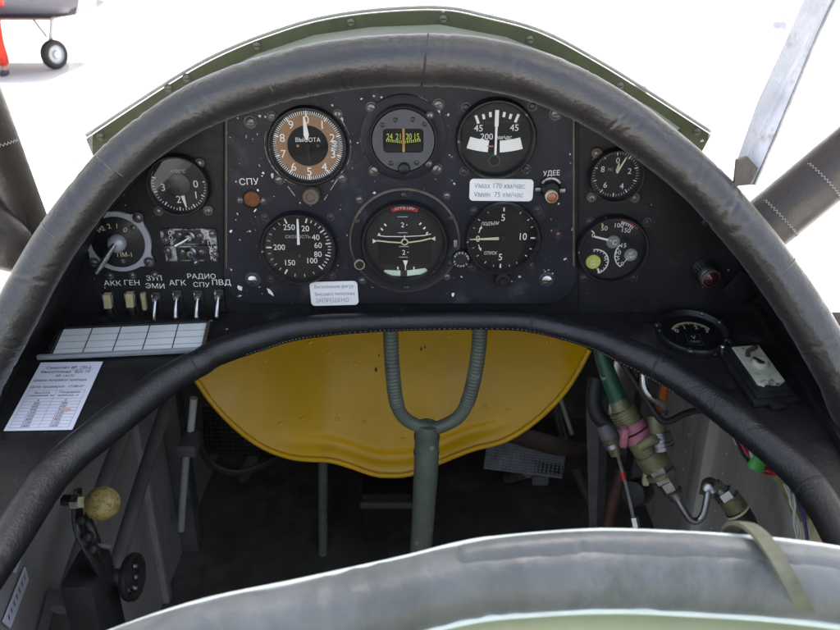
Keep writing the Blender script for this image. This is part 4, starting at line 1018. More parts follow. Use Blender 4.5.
for i in range(n-1):
    fs += [(i, i+1, n+i+1, n+i), (2*n+i+1, 2*n+i, 3*n+i, 3*n+i+1), (i+1, i, 2*n+i, 2*n+i+1), (n+i, n+i+1, 3*n+i+1, 3*n+i)]
fs += [(0, n, 3*n, 2*n), (n-1, 3*n-1, 4*n-1, 2*n-1)]
b.add(vs, fs, 'olive'); b.build('base_strip', t, world=True, sharp=25)
for x, y in ((101, 137), (169, 89), (187, 78.5), (257, 46), (351, 22.5), (443, 19), (530, 39.5), (620, 86), (697, 132)):
    inst('screw', SCREWB, t, wmat(t).inverted() @ on_y(x, y, YS), RXP, 1.25)
# front pane: from the strip up, leaning back towards the pilot
def pane(name, base, topp, m='screen', th=.004):
    n = len(base); nm = (base[-1]-base[0]).cross(topp[0]-base[0]).normalized()*th
    vs = base+topp+[p+nm for p in base]+[p+nm for p in topp]; fs = []
    for i in range(n-1):
        fs += [(i, i+1, n+i+1, n+i), (2*n+i+1, 2*n+i, 3*n+i, 3*n+i+1), (i+1, i, 2*n+i, 2*n+i+1), (n+i, n+i+1, 3*n+i+1, 3*n+i)]
    fs += [(0, n, 3*n, 2*n), (n-1, 3*n-1, 4*n-1, 2*n-1)]
    b = MB(); b.add(vs, fs, m, True); return b.build(name, t, world=True, sharp=30)
base = [p+Vector((0, .004, .001)) for p in A_]
tops = [Vector((p.x*.80, YS+.03-.04, p.z+.30-.25*(p.z-A_[0].z))) for p in A_]
pane('front_pane', base, tops)
b = MB(); b.tube([p+Vector((0, .002, .003)) for p in A_], .0016, 'skin', 8, 3); b.build('sealing_bead', t, world=True)
for q in (((150, 96, .848), (128, 52, .835), (84, -6, .82)), ((590, 58, .848), (606, 34, .84), (632, -8, .82))):
    b = MB(); b.tube([on_y(*p) for p in q], .0024, 'screen', 8, 4); b.build('pane_joint', t, world=True)
# right side pane with its metal rear edge
R0 = on_y(712, 140, YS); R1 = on_y(735, 186, .72); R2 = on_y(832, 0, .70); R3 = on_y(870, -75, .70); Rt = Vector((tops[-1].x+.01, tops[-1].y, tops[-1].z))
pane('side_pane', [R0, R0.lerp(R1, .5), R1], [Rt, Rt.lerp(R3, .5), R3], 'screen_side')
b = MB()
o_ = [(752, 183), (757, 172), (783, 111), (811, 43), (831, 0), (870, -80)]; i_ = [(733, 184), (737, 160), (757, 103), (787, 38), (806, -6), (846, -86)]
vo = [on_y(x, y, .715) for x, y in o_]; vi = [on_y(x, y, .735) for x, y in i_]; n = 6
nn_ = Vector((0, -.006, 0)); vs = vo+vi+[p+nn_ for p in vo]+[p+nn_ for p in vi]; fs = []
for i in range(n-1): fs += [(i, i+1, n+i+1, n+i), (2*n+i+1, 2*n+i, 3*n+i, 3*n+i+1), (i+1, i, 2*n+i, 2*n+i+1), (n+i, n+i+1, 3*n+i+1, 3*n+i)]
fs += [(0, n, 3*n, 2*n), (n-1, 3*n-1, 4*n-1, 2*n-1)]
b.add(vs, fs, mat('pale_edge_metal', (.75, .75, .80), .4, .0, wear=((.50, .45, .45), 30, .55, .1))); b.build('edge_frame', t, world=True)
b = MB(); b.tube([p+nn_ for p in vo], .0016, 'steel', 8, 4); b.build('edge_trim', t, world=True)
q = [(734, 187), (737, 160), (748, 157), (758, 168), (750, 184)]; vs = [on_y(x, y, .708) for x, y in q]; b = MB()
b.add(vs+[p+Vector((0, .004, 0)) for p in vs], [tuple(range(5)), tuple(range(9, 4, -1))]+[(i, (i+1) % 5, 5+(i+1) % 5, 5+i) for i in range(5)], 'strutl'); b.build('corner_patch', t, world=True)  # brownish reflection at the foot of the edge frame, painted as a patch
# left side pane
L0 = on_y(86, 144, YS); bs = [L0, on_y(87, 148, .835), on_y(88, 153, .82)]
e = [on_y(69, 88, .76), on_y(68, 46, .75), on_y(83, -15, .75), on_y(95, -70, .75)]
Lt = Vector((tops[0].x, tops[0].y, tops[0].z))
pts1 = [L0, L0.lerp(Lt, .33), L0.lerp(Lt, .66), Lt]; pts2 = [bs[2], e[0], e[1], e[2]]
pane('side_pane', pts1, pts2, 'screen_side')

# ================================================================== STRUTS AND WING
WZ = H0+.62
def strut(a, bb, label, r, stitches):
    d = bb-a; f = (WZ-a.z)/d.z; end = a+d*f
    t = empty('padded_strut', label, 'strut', a, group='leather-wrapped cabane struts')
    mid = a+d*(f*.55)
    b = MB(); b.tube([a, a+d*.3, mid], [r*.93, r, r*.97], 'strutl', 20, 8, flat=.82); b.build('leather_sleeve', t, world=True)
    b = MB(); b.cyl(mid-d.normalized()*.01, end, r*.55, 'skin', seg=16); b.build('tube', t, world=True)
    dn = d.normalized(); e1 = (-FW-dn*(-FW).dot(dn)).normalized(); e2 = dn.cross(e1)
    for s_ in stitches:
        b = MB(); pts = []
        for k in range(41):
            ang = math.radians(-80+160*k/40); off = .0013*(1 if k % 2 else -1); rr_ = r*1.02
            pts.append(a+d*s_+dn*off+e1*(math.cos(ang)*rr_)+e2*(math.sin(ang)*rr_*.92))
        b.tube(pts, .0005, 'ink_dim', 6, 1, smooth_path=False); b.build('stitching', t, world=True)
    return t
YST = .88
a = on_y(738, 248, YST); c = on_y(835, 168, YST); strut(a, c, 'brown leather-wrapped strut with two white zigzag seams right of the coaming', 29*depth(a)/F, (.42, .86))
a = on_y(40, 262, YST); c = on_y(-10, 128, YST); strut(a, c, 'scuffed brown leather-wrapped strut at the left edge beyond the coaming', 25*depth(a)/F, (.9,))
b = MB(); q = [on_y(40, 262, YST-.03), on_y(16, 250, YST-.03), on_y(-20, 222, YST-.03), on_y(-70, 200, YST-.03)]; b.tube(q, [.012, .028, .034, .03], 'strutl', 16, 6); b.thing('strut_boot', 'dark brown leather boot at the foot of the left strut', 'leather boot')
b = MB(); prof = []
for k in range(24):
    a_ = k/24*2*PI; xx = .5*(1-math.cos(a_)); prof.append((-.30+xx*2.2 if False else 2.45-xx*1.67, (.075 if a_ < PI else -.03)*abs(math.sin(a_))**.8*(1-.3*(1-xx))))
vs = [(x, y, WZ+.03+z) for x in (-4.6, 4.6) for y, z in prof]; n = 24
fs = [(i, (i+1) % n, n+(i+1) % n, n+i) for i in range(n)]+[tuple(range(n)), tuple(range(2*n-1, n-1, -1))]
b.add(vs, fs, 'wing', True); b.thing('upper_wing', 'pale fabric upper wing above the cockpit, carried by the leather-wrapped struts', 'wing')

# ================================================================== YELLOW TANK BOTTOM
edge = [(195, 377), (215, 405), (240, 430), (265, 447), (290, 456), (310, 458.5), (330, 459.5), (350, 465), (370, 472), (385, 474.5), (410, 473), (440, 461), (470, 449), (490, 444), (503, 440), (520, 431), (540, 416), (560, 396), (575, 375), (589, 349)]
YT = 1.0
t = empty('yellow_fuel_tank', 'ochre yellow metal pan with a rolled lower lip hanging under the panel', 'fuel tank', on_y(385, 474, YT))
import bisect
def edge_y(x):
    for (x0, y0), (x1, y1) in zip(edge, edge[1:]):
        if x0 <= x <= x1: return y0+(y1-y0)*(x-x0)/(x1-x0)
def surf(px, py, f):       # gentle belly: sides curve forward, top leans forward
    c = (px-390)/200
    return on_y(px, py, YT+.03+.14*f+.05*c*c)
ncol = 44; nrow = 34; vs = []; fs = []
for i in range(ncol+1):
    px = 195.3+(588.6-195.3)*i/ncol; pb = edge_y(px); pt = 285
    for j in range(nrow+1):
        f = (j/nrow)**1.2; py = pb+(pt-pb)*f
        p = surf(px, py, (pb-py)/170)
        w = max(0, 1-abs((pb-py)-15)/9) * max(0, min(1, (px-270)/60)) * max(0, min(1, (520-px)/50))
        p.y += .009*w      # crease above the lip
        vs.append(p)
m_ = nrow+1
for i in range(ncol):
    for j in range(nrow): fs.append((i*m_+j, (i+1)*m_+j, (i+1)*m_+j+1, i*m_+j+1))
vs2 = [v+Vector((0, .004, 0)) for v in vs]; N_ = len(vs); fs2 = [tuple(N_+k for k in reversed(f)) for f in fs]
b = MB(); b.add(vs+vs2, fs+fs2, 'yellow', True); b.build('pan', t, world=True, sharp=60)
b = MB(); ep = [surf(x, y, 0)+Vector((0, -.002, 0)) for x, y in edge]; b.tube(ep, .0042, 'yellow', 10, 4); b.build('rolled_lip', t, world=True)
rb = MB(); rb.lathe([(.0045, -.0012), (.0038, .0001), (.002, .0005), (.0004, .0006)], 'yellow', 16); RIV2 = rb.mesh('rivet')
for x, y in ((265, 362), (328, 355), (355, 365), (280, 425), (302, 420), (337, 420), (363, 423), (310, 344), (485, 408), (508, 412), (450, 337), (548, 342), (403, 440)):
    p = surf(x, y, (edge_y(x)-y)/170); inst('rivet', RIV2, t, wmat(t).inverted() @ p, (PI/2-.2, 0, 0))
b = MB()
for x, y, r in ((376, 370, .004), (379, 355, .002), (421, 349, .003), (425, 347, .0025)):
    p = surf(x, y, (edge_y(x)-y)/170)+Vector((0, -.0012, 0)); b.add([p+Vector((r*math.cos(a)*.5, 0, r*math.sin(a)*1.6)) for a in (0, 1, 2.2, 3.4, 4.4, 5.4)], [(0, 1, 2, 3, 4, 5)], 'print')
b.build('paint_chip', t, world=True)

# ================================================================== CONTROL STICK
YK = .90
def K(x, y, dy=0): return on_y(x, y, YK+dy)
t = empty('control_stick', 'grey-green control stick with an open spade grip of ribbed tubing', 'control stick', Vector((K(424, 500).x, YK, ZF)))
grip = [(432, 430), (414, 424), (402, 415), (396, 400), (393, 375), (391, 345), (391, 318), (394, 296), (408, 284), (435, 281), (462, 284), (477, 296), (480, 318), (479, 345), (475, 373), (469, 398), (460, 415), (447, 424), (430, 430)]
gp = [K(x, y) for x, y in grip]
b = MB(); Pg, Rg = b.tube(gp, 6.7*depth(gp[0])/F, 'stick', 16, 8)
for i in range(10, len(Pg)-10, 1):
    p = Pg[i]; d = (Pg[i+1]-Pg[i-1]).normalized(); r = Rg[i]
    pyy = 315-(p-CAM).dot(UP)/depth(p)*F
    if pyy < 405: b.lathe([(r*.98, -.0024), (r*1.10, -.0010), (r*1.10, .0010), (r*.98, .0024)], 'stick', 18, p, d, caps=False)
b.build('spade_grip', t, world=True)
dk = depth(K(427, 430))/F
b = MB(); b.tube([K(428, 424), K(427, 436), K(426, 470), K(423, 520), K(419, 580), Vector((K(419, 580).x-.006, YK, ZF+.02))], [10.5*dk, 12.4*dk, 12.6*dk, 12*dk, 11.5*dk, 11.5*dk], 'stick', 24, 4); b.build('column', t, world=True)
b = MB(); b.lathe([(12.9*dk, -.004), (13.3*dk, 0), (12.9*dk, .004)], 'stick', 28, K(426.8, 437), (0, 0, 1), caps=False); b.lathe([(12.9*dk, -.003), (13.3*dk, 0), (12.9*dk, .003)], 'stick', 28, K(426.4, 452), (0, 0, 1), caps=False); b.build('weld_collar', t, world=True)

# ================================================================== PEDALS AND FLOOR GEAR
def pedal(pts, y, label, mirror, sub):
    t = empty('rudder_pedal', label, 'pedal', on_y(*pts[3], y), group='rudder pedals beyond the yellow pan')
    P4 = [on_y(x, yy, y+dy) for (x, yy), dy in zip(pts, (.03, .03, 0, 0))]
    ex = (P4[1]-P4[0]); ey = (P4[3]-P4[0]); nn = ex.cross(ey).normalized()
    if nn.y > 0: nn = -nn
    b = MB(); b.add(P4+[p-nn*.012 for p in P4], [(0, 1, 2, 3), (7, 6, 5, 4), (0, 4, 5, 1), (1, 5, 6, 2), (2, 6, 7, 3), (3, 7, 4, 0)], 'black'); b.build('plate', t, world=True)
    b = MB(); nx, ny = 19, 11
    for i in range(nx):
        for j in range(ny):
            c = P4[0]+ex*((i+.5)/nx)+ey*((j+.5)/ny)+nn*.002; s_ = ex.length/nx*.3
            b.box(c, (s_*1.2, .004, s_*1.2), sub if sub != 'bezel' else 'bezel_grey')
    for i in range(nx+1):
        p0 = P4[0]+ex*(i/nx)+nn*.0012; b.tube([p0, p0+ey], .0012, sub, 5, smooth_path=False)
    for j in range(ny+1):
        p0 = P4[0]+ey*(j/ny)+nn*.0012; b.tube([p0, p0+ex], .0012, sub, 5, smooth_path=False)
    b.build('tread_grid', t, world=True)
    return t, P4, nn
PYY = 1.20
t, P4, nn = pedal(((203, 408), (300, 412), (300, 456), (205, 453)), PYY, 'black gridded rudder pedal at the left, half hidden by the yellow pan', False, 'bezel')
b = MB(); b.tube([on_y(200, 446, PYY-.05), on_y(212, 465, PYY-.07), on_y(235, 473, PYY-.07), on_y(262, 466, PYY-.05), on_y(285, 452, PYY)], .012, 'strap', 12, 6, flat=.35); b.build('toe_strap', t, world=True)
b = MB(); b.tube([P4[3].lerp(P4[2], .5)-nn*.02, Vector((P4[3].x+.03, PYY+.12, ZF+.05))], .012, 'frame', 12, smooth_path=False); b.build('arm', t, world=True)
t, P4, nn = pedal(((489, 436), (566, 446), (562, 475), (484, 468)), PYY, 'grey gridded rudder pedal at the right with a brown strap', True, 'tread')
b = MB(); b.tube([on_y(500, 432, PYY-.04), on_y(530, 439, PYY-.06), on_y(560, 447, PYY-.06), on_y(583, 450, PYY-.03)], [.016, .019, .019, .017], 'strap', 14, 6, flat=.35); b.build('toe_strap', t, world=True)
b = MB(); b.tube([P4[3].lerp(P4[2], .6)-nn*.02, Vector((P4[3].x+.06, PYY+.12, ZF+.05))], .012, 'frame', 12, smooth_path=False); b.box(on_y(540, 478, PYY+.01), (.03, .02, .02), 'frame', .003); b.build('arm', t, world=True)

def rod(name, label, cat, pts, r, m, group=None, y=None, seg=12, ends=None):
    q = [on_y(x, yy, Y) for x, yy, Y in pts]; b = MB(); b.tube(q, r, m, seg, 6)
    if ends:
        for p in (q[0], q[-1]): b.lathe([(r*1.5, -.008), (r*1.5, .008)], ends, 6, p, q[1]-q[0])
    return b.thing(name, label, cat, group)
rod('floor_pipe', 'dull green upright pipe on the dark floor left of the stick', 'pipe', ((323, 440, 1.16), (323, 600, 1.16)), .0085, 'stick')
b = MB(); p = on_y(388, 505, 1.12); b.box(p, (.085, .07, .10), 'shelf', .006); b.box(p+Vector((0, -.036, .03)), (.088, .008, .012), 'floor', .002); b.thing('floor_box', 'dark box on the floor behind the stick under the yellow pan', 'box')
rod('white_rod', 'white painted rod beside the left pedal, upper piece', 'rod', ((194, 398, 1.12), (190, 436, 1.12)), .006, 'ink')
rod('white_rod', 'worn white rod running down behind the left wall frame, lower piece', 'rod', ((187, 445, 1.12), (183, 500, 1.12), (181, 530, 1.12)), .006, 'ink_dim')
b = MB(); p = on_y(190, 443, 1.10); b.box(p, (.03, .05, .022), 'frame', .004); b.thing('rod_clamp', 'black clamp joining the white rods by the left pedal', 'clamp')
rod('brace_rod', 'pale thin rod rising right of the yellow pan, brighter of the pair', 'rod', ((560, 398, 1.18), (572, 434, 1.18)), .0035, 'ink_dim')
rod('brace_rod', 'dull grey rod beside the pale rod right of the yellow pan', 'rod', ((552, 398, 1.20), (565, 442, 1.20)), .0065, 'steel')
rod('brace_rod', 'scuffed brown diagonal rod below the right pedal strap', 'rod', ((576, 468, 1.2), (593, 510, 1.16), (596, 530, 1.16)), .010, 'strap')
b = MB(); q = [on_y(x, y, 1.08) for x, y in ((586, 400), (600, 404), (596, 540), (590, 560))]
b.add(q+[p+Vector((.02, .03, 0)) for p in q], [(0, 1, 2, 3), (7, 6, 5, 4), (0, 4, 5, 1), (1, 5, 6, 2), (2, 6, 7, 3), (3, 7, 4, 0)], 'frame'); b.thing('upright_frame', 'dark upright frame member left of the hydraulic fittings', 'frame')

# ================================================================== LEFT SIDE CONTROLS
XPR = XL+.07
def LX_(px, py, x): return on_x(px, py, x)
def lrod(pts, r, label):
    q = [LX_(x, y, X) for x, y, X in pts]; b = MB(); b.tube(q, r, 'frame', 14, 4); b.thing('push_rod', label, 'rod', 'black control rods along the left wall')
lrod(((136, 400, XL+.05), (106, 478, XL+.05), (84, 540, XL+.05), (60, 610, XL+.05)), .0095, 'thick dark rod passing behind the yellow ball knob')
lrod(((171, 392, XL+.06), (142, 480, XL+.06), (118, 560, XL+.06), (104, 610, XL+.06)), .0095, 'thick dark rod running down to the friction wheel')
KD = .82
t = empty('throttle_lever', 'throttle lever with a cross-hatched worn yellow ball on a black linkage', 'lever', at(100, 560, KD+.02))
b = MB(); c = at(102.5, 503.5, KD); r = 17*KD/F
prof = [(r*math.sin(PI*k/16)+.0001, -r*math.cos(PI*k/16)) for k in range(17)]; b.lathe(prof, 'knob', 32, c, RT); b.build('ball_knob', t, world=True)
b = MB(); b.cyl(at(62, 501, KD), at(88, 502, KD), .0045, 'black', seg=12); b.lathe([(.008, -.004), (.008, .004)], 'metal', 6, at(76, 501, KD), RT); b.lathe([(.006, -.003), (.006, .003)], 'ink_y', 6, at(83, 502, KD), RT); b.lathe([(.0062, -.003), (.0062, .003)], 'black', 6, at(67, 500, KD), RT); b.build('pivot_bolt', t, world=True)
b = MB(); b.tube([at(78, 489, KD+.01), at(77, 510, KD+.01), at(80, 530, KD+.01), at(92, 555, KD+.015), at(102, 572, KD+.03)], [.006, .008, .009, .008, .008], 'black', 12, 6, flat=.5)
b.tube([at(86, 520, KD+.02), at(94, 540, KD+.02), at(99, 565, KD+.03)], .006, 'black', 10, 6)
for x, y in ((82, 520), (88, 537), (93, 549)): b.lathe([(.0045, -.006), (.0045, .003), (.003, .004)], 'rubber', 6, at(x, y, KD), -FW)
b.tube([at(98, 545, KD+.01), at(112, 547, KD+.01)], .002, 'frame', 8, smooth_path=False); b.build('linkage', t, world=True)
WD = .90
t = empty('friction_wheel', 'black dished hand wheel with a pale collar on the left wall', 'hand wheel', at(125, 576, WD))
ax = (RT*.97-FW*.13+UP*.03).normalized(); c = at(125, 577, WD)
b = MB(); r = 24*WD/F; b.lathe([(r*.3, -.004), (r*.95, -.003), (r, 0), (r*.97, .004), (r*.85, .005), (r*.5, .001), (r*.3, .004), (.0005, .005)], 'black', 40, c+ax*.008, ax); b.build('rim', t, world=True)
b = MB(); b.lathe([(.014, 0), (.014, .008), (.009, .010), (.009, .024)], 'steel', 24, c-ax*.026, ax); b.build('collar', t, world=True)
b = MB()
for dy in (-11, 0, 11): b.lathe([(.003, 0), (.0025, .003), (.0005, .004)], 'metal', 10, c+ax*.011+UP*(-dy*WD/F), ax)
b.build('stud', t, world=True)
b = MB(); b.box(at(96, 612, .89), (.035, .06, .13), 'rubber', .008); b.thing('throttle_quadrant', 'dark quadrant box below the throttle linkage on the left wall', 'control box')

# ================================================================== RIGHT SIDE PLUMBING
D = .95
def pt(x, y, d=D): return at(x, y, d)
def seg_cyl(b, p, q, r0, r1, m, d=D, seg=20): b.cyl(pt(*p, d), pt(*q, d), r0*d/F, m, r1*d/F, seg)
t = empty('hydraulic_valve', 'olive hydraulic valve with a pink clamp and green hose under the right shelf', 'hydraulic valve', pt(682, 498))
b = MB(); b.tube([pt(600, 345), pt(606, 368), pt(619, 402)], [.009, .0095, .0105], 'green_hose', 16, 5); b.build('hose', t, world=True)
b = MB()
for p, q, r0, r1 in (((618, 400), (622, 409), 9, 11), ((622, 409), (631, 424), 13, 13.5), ((638, 438), (648, 453), 13, 13), ((648, 453), (657, 466), 15, 15)): seg_cyl(b, p, q, r0, r1, 'pipe_o')
for k in range(6):
    f = k/6; x, y = 622+9*f, 410+14*f; seg_cyl(b, (x, y), (x+.9, y+1.4), 14, 14, 'pipe_o')
b.build('body', t, world=True)
b = MB(); seg_cyl(b, (630, 423), (634, 430), 14.4, 14.8, 'pink'); seg_cyl(b, (635, 432), (639, 439), 14.2, 14.2, 'pink'); b.box(pt(624, 437, D-.012), (.008, .01, .026), 'pink', .003); b.build('clamp', t, world=True)
b = MB(); seg_cyl(b, (657, 466), (665, 480), 14, 12.5, 'steel', seg=6); seg_cyl(b, (660, 472), (662, 476), 15, 15, 'pipe_o', seg=20); seg_cyl(b, (666, 481), (671, 489), 10, 9.5, 'steel', seg=6); seg_cyl(b, (671, 489), (677, 498), 8, 7, 'steel'); seg_cyl(b, (672, 490), (673, 492), 9.4, 9.4, 'strap'); b.build('nut', t, world=True)
b = MB(); seg_cyl(b, (655, 415), (659, 436), 8, 9, 'pipe_o', D-.01); seg_cyl(b, (659, 432), (662, 450), 11, 11, 'steel', D-.01)
for k in range(4): seg_cyl(b, (659+k, 434+4*k), (659.4+k, 436+4*k), 12, 12, 'steel', D-.01)
b.tube([pt(640, 447, D-.015), pt(652, 440, D-.02), pt(662, 440, D-.012)], .006, 'pipe_o', 10, 5); b.build('side_union', t, world=True)
b = MB(); b.tube([pt(676, 497), pt(683, 509), pt(690, 519), pt(697, 521), pt(703, 515), pt(706, 504), pt(708, 492)], 3.6*D/F, 'steel', 12, 6); b.build('bent_pipe', t, world=True)
t = empty('elbow_fitting', 'elbow union with a shiny cap and black hose on the right wall', 'hose fitting', pt(728, 500, .98))
b = MB(); seg_cyl(b, (707, 496), (711, 483), 8, 8.5, 'steel', .97); b.lathe([(9*.97/F, 0), (8.5*.97/F, .006), (5*.97/F, .009), (.0004, .010)], 'metal', 20, pt(710, 487, .965), (-.3, -.5, .8)); b.build('cap', t, world=True)
b = MB(); seg_cyl(b, (714, 485), (722, 492), 7.5, 7.5, 'steel', .97); seg_cyl(b, (722, 491), (728, 499), 10.5, 10.5, 'metal', .97, 6); seg_cyl(b, (728, 497), (738, 511), 11.5, 12, 'pipe_o', .97); seg_cyl(b, (737, 510), (738.2, 511.6), 13, 13, 'ink_y', .97); b.build('union', t, world=True)
b = MB(); b.tube([pt(736, 509, .97), pt(744, 522, .97), pt(748, 540, .97), pt(750, 575, .98)], 12*.97/F, 'rubber', 18, 6); b.build('hose', t, world=True)
def tubething(name, label, cat, pts, rpx, m, group=None, d0=D):
    q = [pt(x, y, d) for x, y, d in pts]; b = MB(); b.tube(q, rpx*d0/F, m, 12, 6); return b.thing(name, label, cat, group)
tubething('silver_pipe', 'bright silver pipe curving down under the padded edge', 'pipe', ((644, 345, .86), (643.5, 372, .86), (644.5, 387, .86), (651, 397, .86), (660, 403, .87), (666, 412, .9)), 3.4, 'metal')
tubething('orange_cable', 'orange cable hanging below the padded edge at right', 'cable', ((668, 360, .96), (666, 380, .96), (663, 397, .97), (656, 418, .98), (652, 440, .99)), 4.2, 'orange_w')
tubething('black_cable', 'black cable looping from the fittings to the right wall', 'cable', ((622, 362, .9), (634, 380, .9), (648, 402, .9), (660, 419, .9), (670, 421, .9), (684, 414, .9), (700, 410, .9), (716, 412, .9), (722, 405, .9)), 3.2, 'rubber')
tubething('black_hose', 'thick dark hose loop left of the green hose', 'hose', ((597, 378, 1.0), (594, 402, 1.0), (600, 418, 1.0), (614, 424, 1.0), (630, 420, 1.0)), 8.5, 'rubber')
t = empty('primer_valve', 'small olive primer fitting with a thin steel rod below it', 'valve', pt(636, 535, 1.0))
b = MB(); seg_cyl(b, (604, 424), (610, 436), 8, 10, 'frame', 1.0); seg_cyl(b, (609, 434), (614, 447), 9.5, 8.5, 'pipe_o', 1.0); seg_cyl(b, (612, 443), (613.5, 447), 10, 10, 'steel', 1.0); seg_cyl(b, (614, 447), (617, 455), 7, 6, 'pipe_o', 1.0); b.build('body', t, world=True)
b = MB(); b.tube([pt(617, 453, 1.0), pt(625, 482, 1.0), pt(632, 512, 1.0), pt(638, 545, 1.0)], 2.0/F, 'steel', 8, 4); seg_cyl(b, (633.5, 517), (635.5, 527), 4.5, 4.5, 'metal', 1.0, 6); seg_cyl(b, (622, 472), (624, 480), 2.4, 2.4, 'red', 1.0, 8); b.build('rod', t, world=True)
t = empty('selector_knob', 'black round selector knob with a brass pin low on the right wall', 'knob', pt(642, 490, 1.06))
b = MB(); axk = (-RT*.6-FW*.8).normalized(); b.lathe([(13*1.06/F, 0), (14*1.06/F, .006), (14*1.06/F, .026), (12*1.06/F, .030), (.0005, .031)], 'black', 28, pt(642, 490, 1.06), axk); b.build('knob', t, world=True)
b = MB(); b.box(pt(646, 478, 1.03), (.008, .008, .02), 'ink_y', .002); b.build('pin', t, world=True)
tubething('rust_strip', 'rusty red-brown strip along the lower right frame', 'strip', ((622, 470, 1.2), (612, 505, 1.2), (604, 545, 1.2)), 6, mat('rust_red', (.07, .03, .022), .7, var=.3), d0=1.2)
# wiring along the right padded edge
W = .82
t = empty('wiring_loom', 'bundle of coloured wires with a green plug below the right padded edge', 'wiring', pt(790, 500, W))
def wire(name, pts, r, m, label=None):
    b = MB(); b.tube([pt(x, y, d) for x, y, d in pts], r*W/F, m, 8, 6); o = b.build(name, t, world=True)
    if label: o['label'] = label
wire('white_wire', ((716, 413, W+.06), (722, 424, W+.05), (733, 436, W+.04), (738, 446, W+.03), (744, 440, W)), 1.5, 'wire_white')
wire('red_wire', ((736, 420, W), (740, 436, W), (744, 449, W), (752, 457, W), (762, 466, W), (776, 473, W), (792, 474, W)), 1.9, 'wire_red')
wire('black_wire', ((730, 422, W), (737, 442, W), (746, 458, W), (762, 468, W), (782, 470, W)), 1.6, 'rubber')
wire('white_wire', ((750, 446, W-.01), (752, 456, W-.01), (757, 463, W-.01), (754, 467, W-.01)), 1.8, 'wire_white')
wire('red_wire', ((764, 473, W), (772, 474.5, W), (788, 474, W)), 1.6, 'wire_red')
b = MB(); b.cyl(pt(754, 470, W-.01), pt(762, 453, W-.01), 8.5*W/F, 'green_plug', 7*W/F, 10); b.cyl(pt(761, 456, W-.01), pt(767, 445, W), 6*W/F, 'green_plug', 4*W/F, 10); b.build('green_plug', t, world=True)
wire('olive_sleeve', ((742, 436, W+.02), (756, 450, W+.02), (772, 468, W+.02), (784, 484, W+.02), (791, 498, W+.02), (800, 520, W+.02)), 6.0, 'loom')
for i in range(4):
    wire('white_wire', ((784+2.6*i, 484, W), (790+(1.5, 3.6, .4, 5.0)[i], 503, W-.004*i), (793+(4.5, .8, 6.0, 2.4)[i], 522, W), (797+2.2*i, 548, W)), 1.0, 'wire_white')
wire('blue_wire', ((797, 492, W), (801, 508, W), (806, 530, W), (808, 548, W)), 1.8, 'wire_blue')
b = MB(); p = pt(818, 534, W+.03); b.box(p, (.03, .03, .05), 'ink_y', .003); b.thing('terminal_block', 'pale yellow terminal block tucked under the lower right padding', 'terminal block')

# ================================================================== OUTSIDE
b = MB(); S = 600; b.add([(-S, -S, 0), (S, -S, 0), (S, S, 0), (-S, S, 0)], [(0, 1, 2, 3)], 'apron'); g = b.build('apron_ground'); g['kind'] = 'structure'
# yellowish and grey patches on the apron as thin sheets
M['stain'] = mat('dry_grass_stain', (.15, .138, .085), .9, var=.3, vscale=6); M['grey_patch'] = mat('grey_apron_tone', (.13, .125, .13), .9, var=.3, vscale=6)
rs = random.Random(5)
for px, py, rx, ry, m_ in ((700, 100, 5, 9, 'stain'), (752, 78, 4, 6, 'stain'), (745, 36, 13, 2.2, 'grey_patch'), (800, 105, 14, 3, 'grey_patch'), (150, 20, 18, 3, 'grey_patch'), (118, 58, 22, 5, 'grey_patch'), (820, 80, 8, 4, 'stain'), (30, 98, 20, 2.5, 'grey_patch')):  # the flat grey dash left of the bag is a painted shadow
    b = MB(); ps = []
    for k in range(22):
        a_ = 2*PI*k/22; f = rs.uniform(.6, 1.15); q = on_z(px+rx*f*math.cos(a_), py+ry*f*math.sin(a_), .004); ps.append(q)
    b.add(ps, [tuple(range(22))], m_); o = b.build('ground_patch'); o['kind'] = 'structure'
# neighbouring aircraft
wc = on_z(57, 69, 0); dw = depth(wc)/F
t = empty('parked_aircraft', 'dark low-winged aircraft parked at upper left with one main wheel showing', 'aircraft', wc)
r = 14.2*dw; c = wc+Vector((0, 0, r)); axw = Vector((.86, -.5, .0)).normalized()
b = MB(); w = .075
b.lathe([(r*.62, -w*.8), (r*.80, -w), (r*.94, -w*.8), (r, -w*.3), (r, w*.3), (r*.94, w*.8), (r*.80, w), (r*.62, w*.8)], 'tyre', 40, c, axw, caps=False); b.build('tyre', t, world=True)
b = MB(); b.lathe([(r*.64, -w*.6), (r*.64, w*.7), (r*.56, w*.8), (r*.5, w*.55), (r*.3, w*.6), (r*.26, w*1.0), (r*.1, w*1.05), (.002, w*1.05)], 'alu', 32, c, axw); b.build('wheel_rim', t, world=True)
b = MB(); q = c-axw*.10; top = on_y(53, 12, q.y); b.cyl(q+Vector((0, 0, .02)), Vector((top.x, q.y, q.z+.62)), .035, 'alu'); b.cyl(q, c, .03, 'steel'); b.cyl(q+Vector((0, 0, .25)), q+Vector((-.28, .1, .62)), .018, 'steel'); b.build('gear_leg', t, world=True)
zu = on_y(40, 16, wc.y).z
b = MB(); n = 16; prof = []
for k in range(n): a_ = 2*PI*k/n; xx = .5*(1-math.cos(a_)); prof.append((wc.y-.75+xx*1.9, zu+.11+(.15 if a_ < PI else -.11)*abs(math.sin(a_))**.7))
xe = on_y(84, 10, wc.y).x; xs = (xe-9, xe-1.4, xe-.12, xe)
vs = []
for j, x in enumerate(xs):
    kf = (1, 1, .85, .35)[j]
    for (y, z) in prof: vs.append((x, wc.y+(y-wc.y)*(1 if j < 3 else .8), zu+.11+(z-zu-.11)*kf))
fs = [(j*n+i, j*n+(i+1) % n, (j+1)*n+(i+1) % n, (j+1)*n+i) for j in range(3) for i in range(n)]+[tuple(range(n)), tuple(range(4*n-1, 3*n-1, -1))]
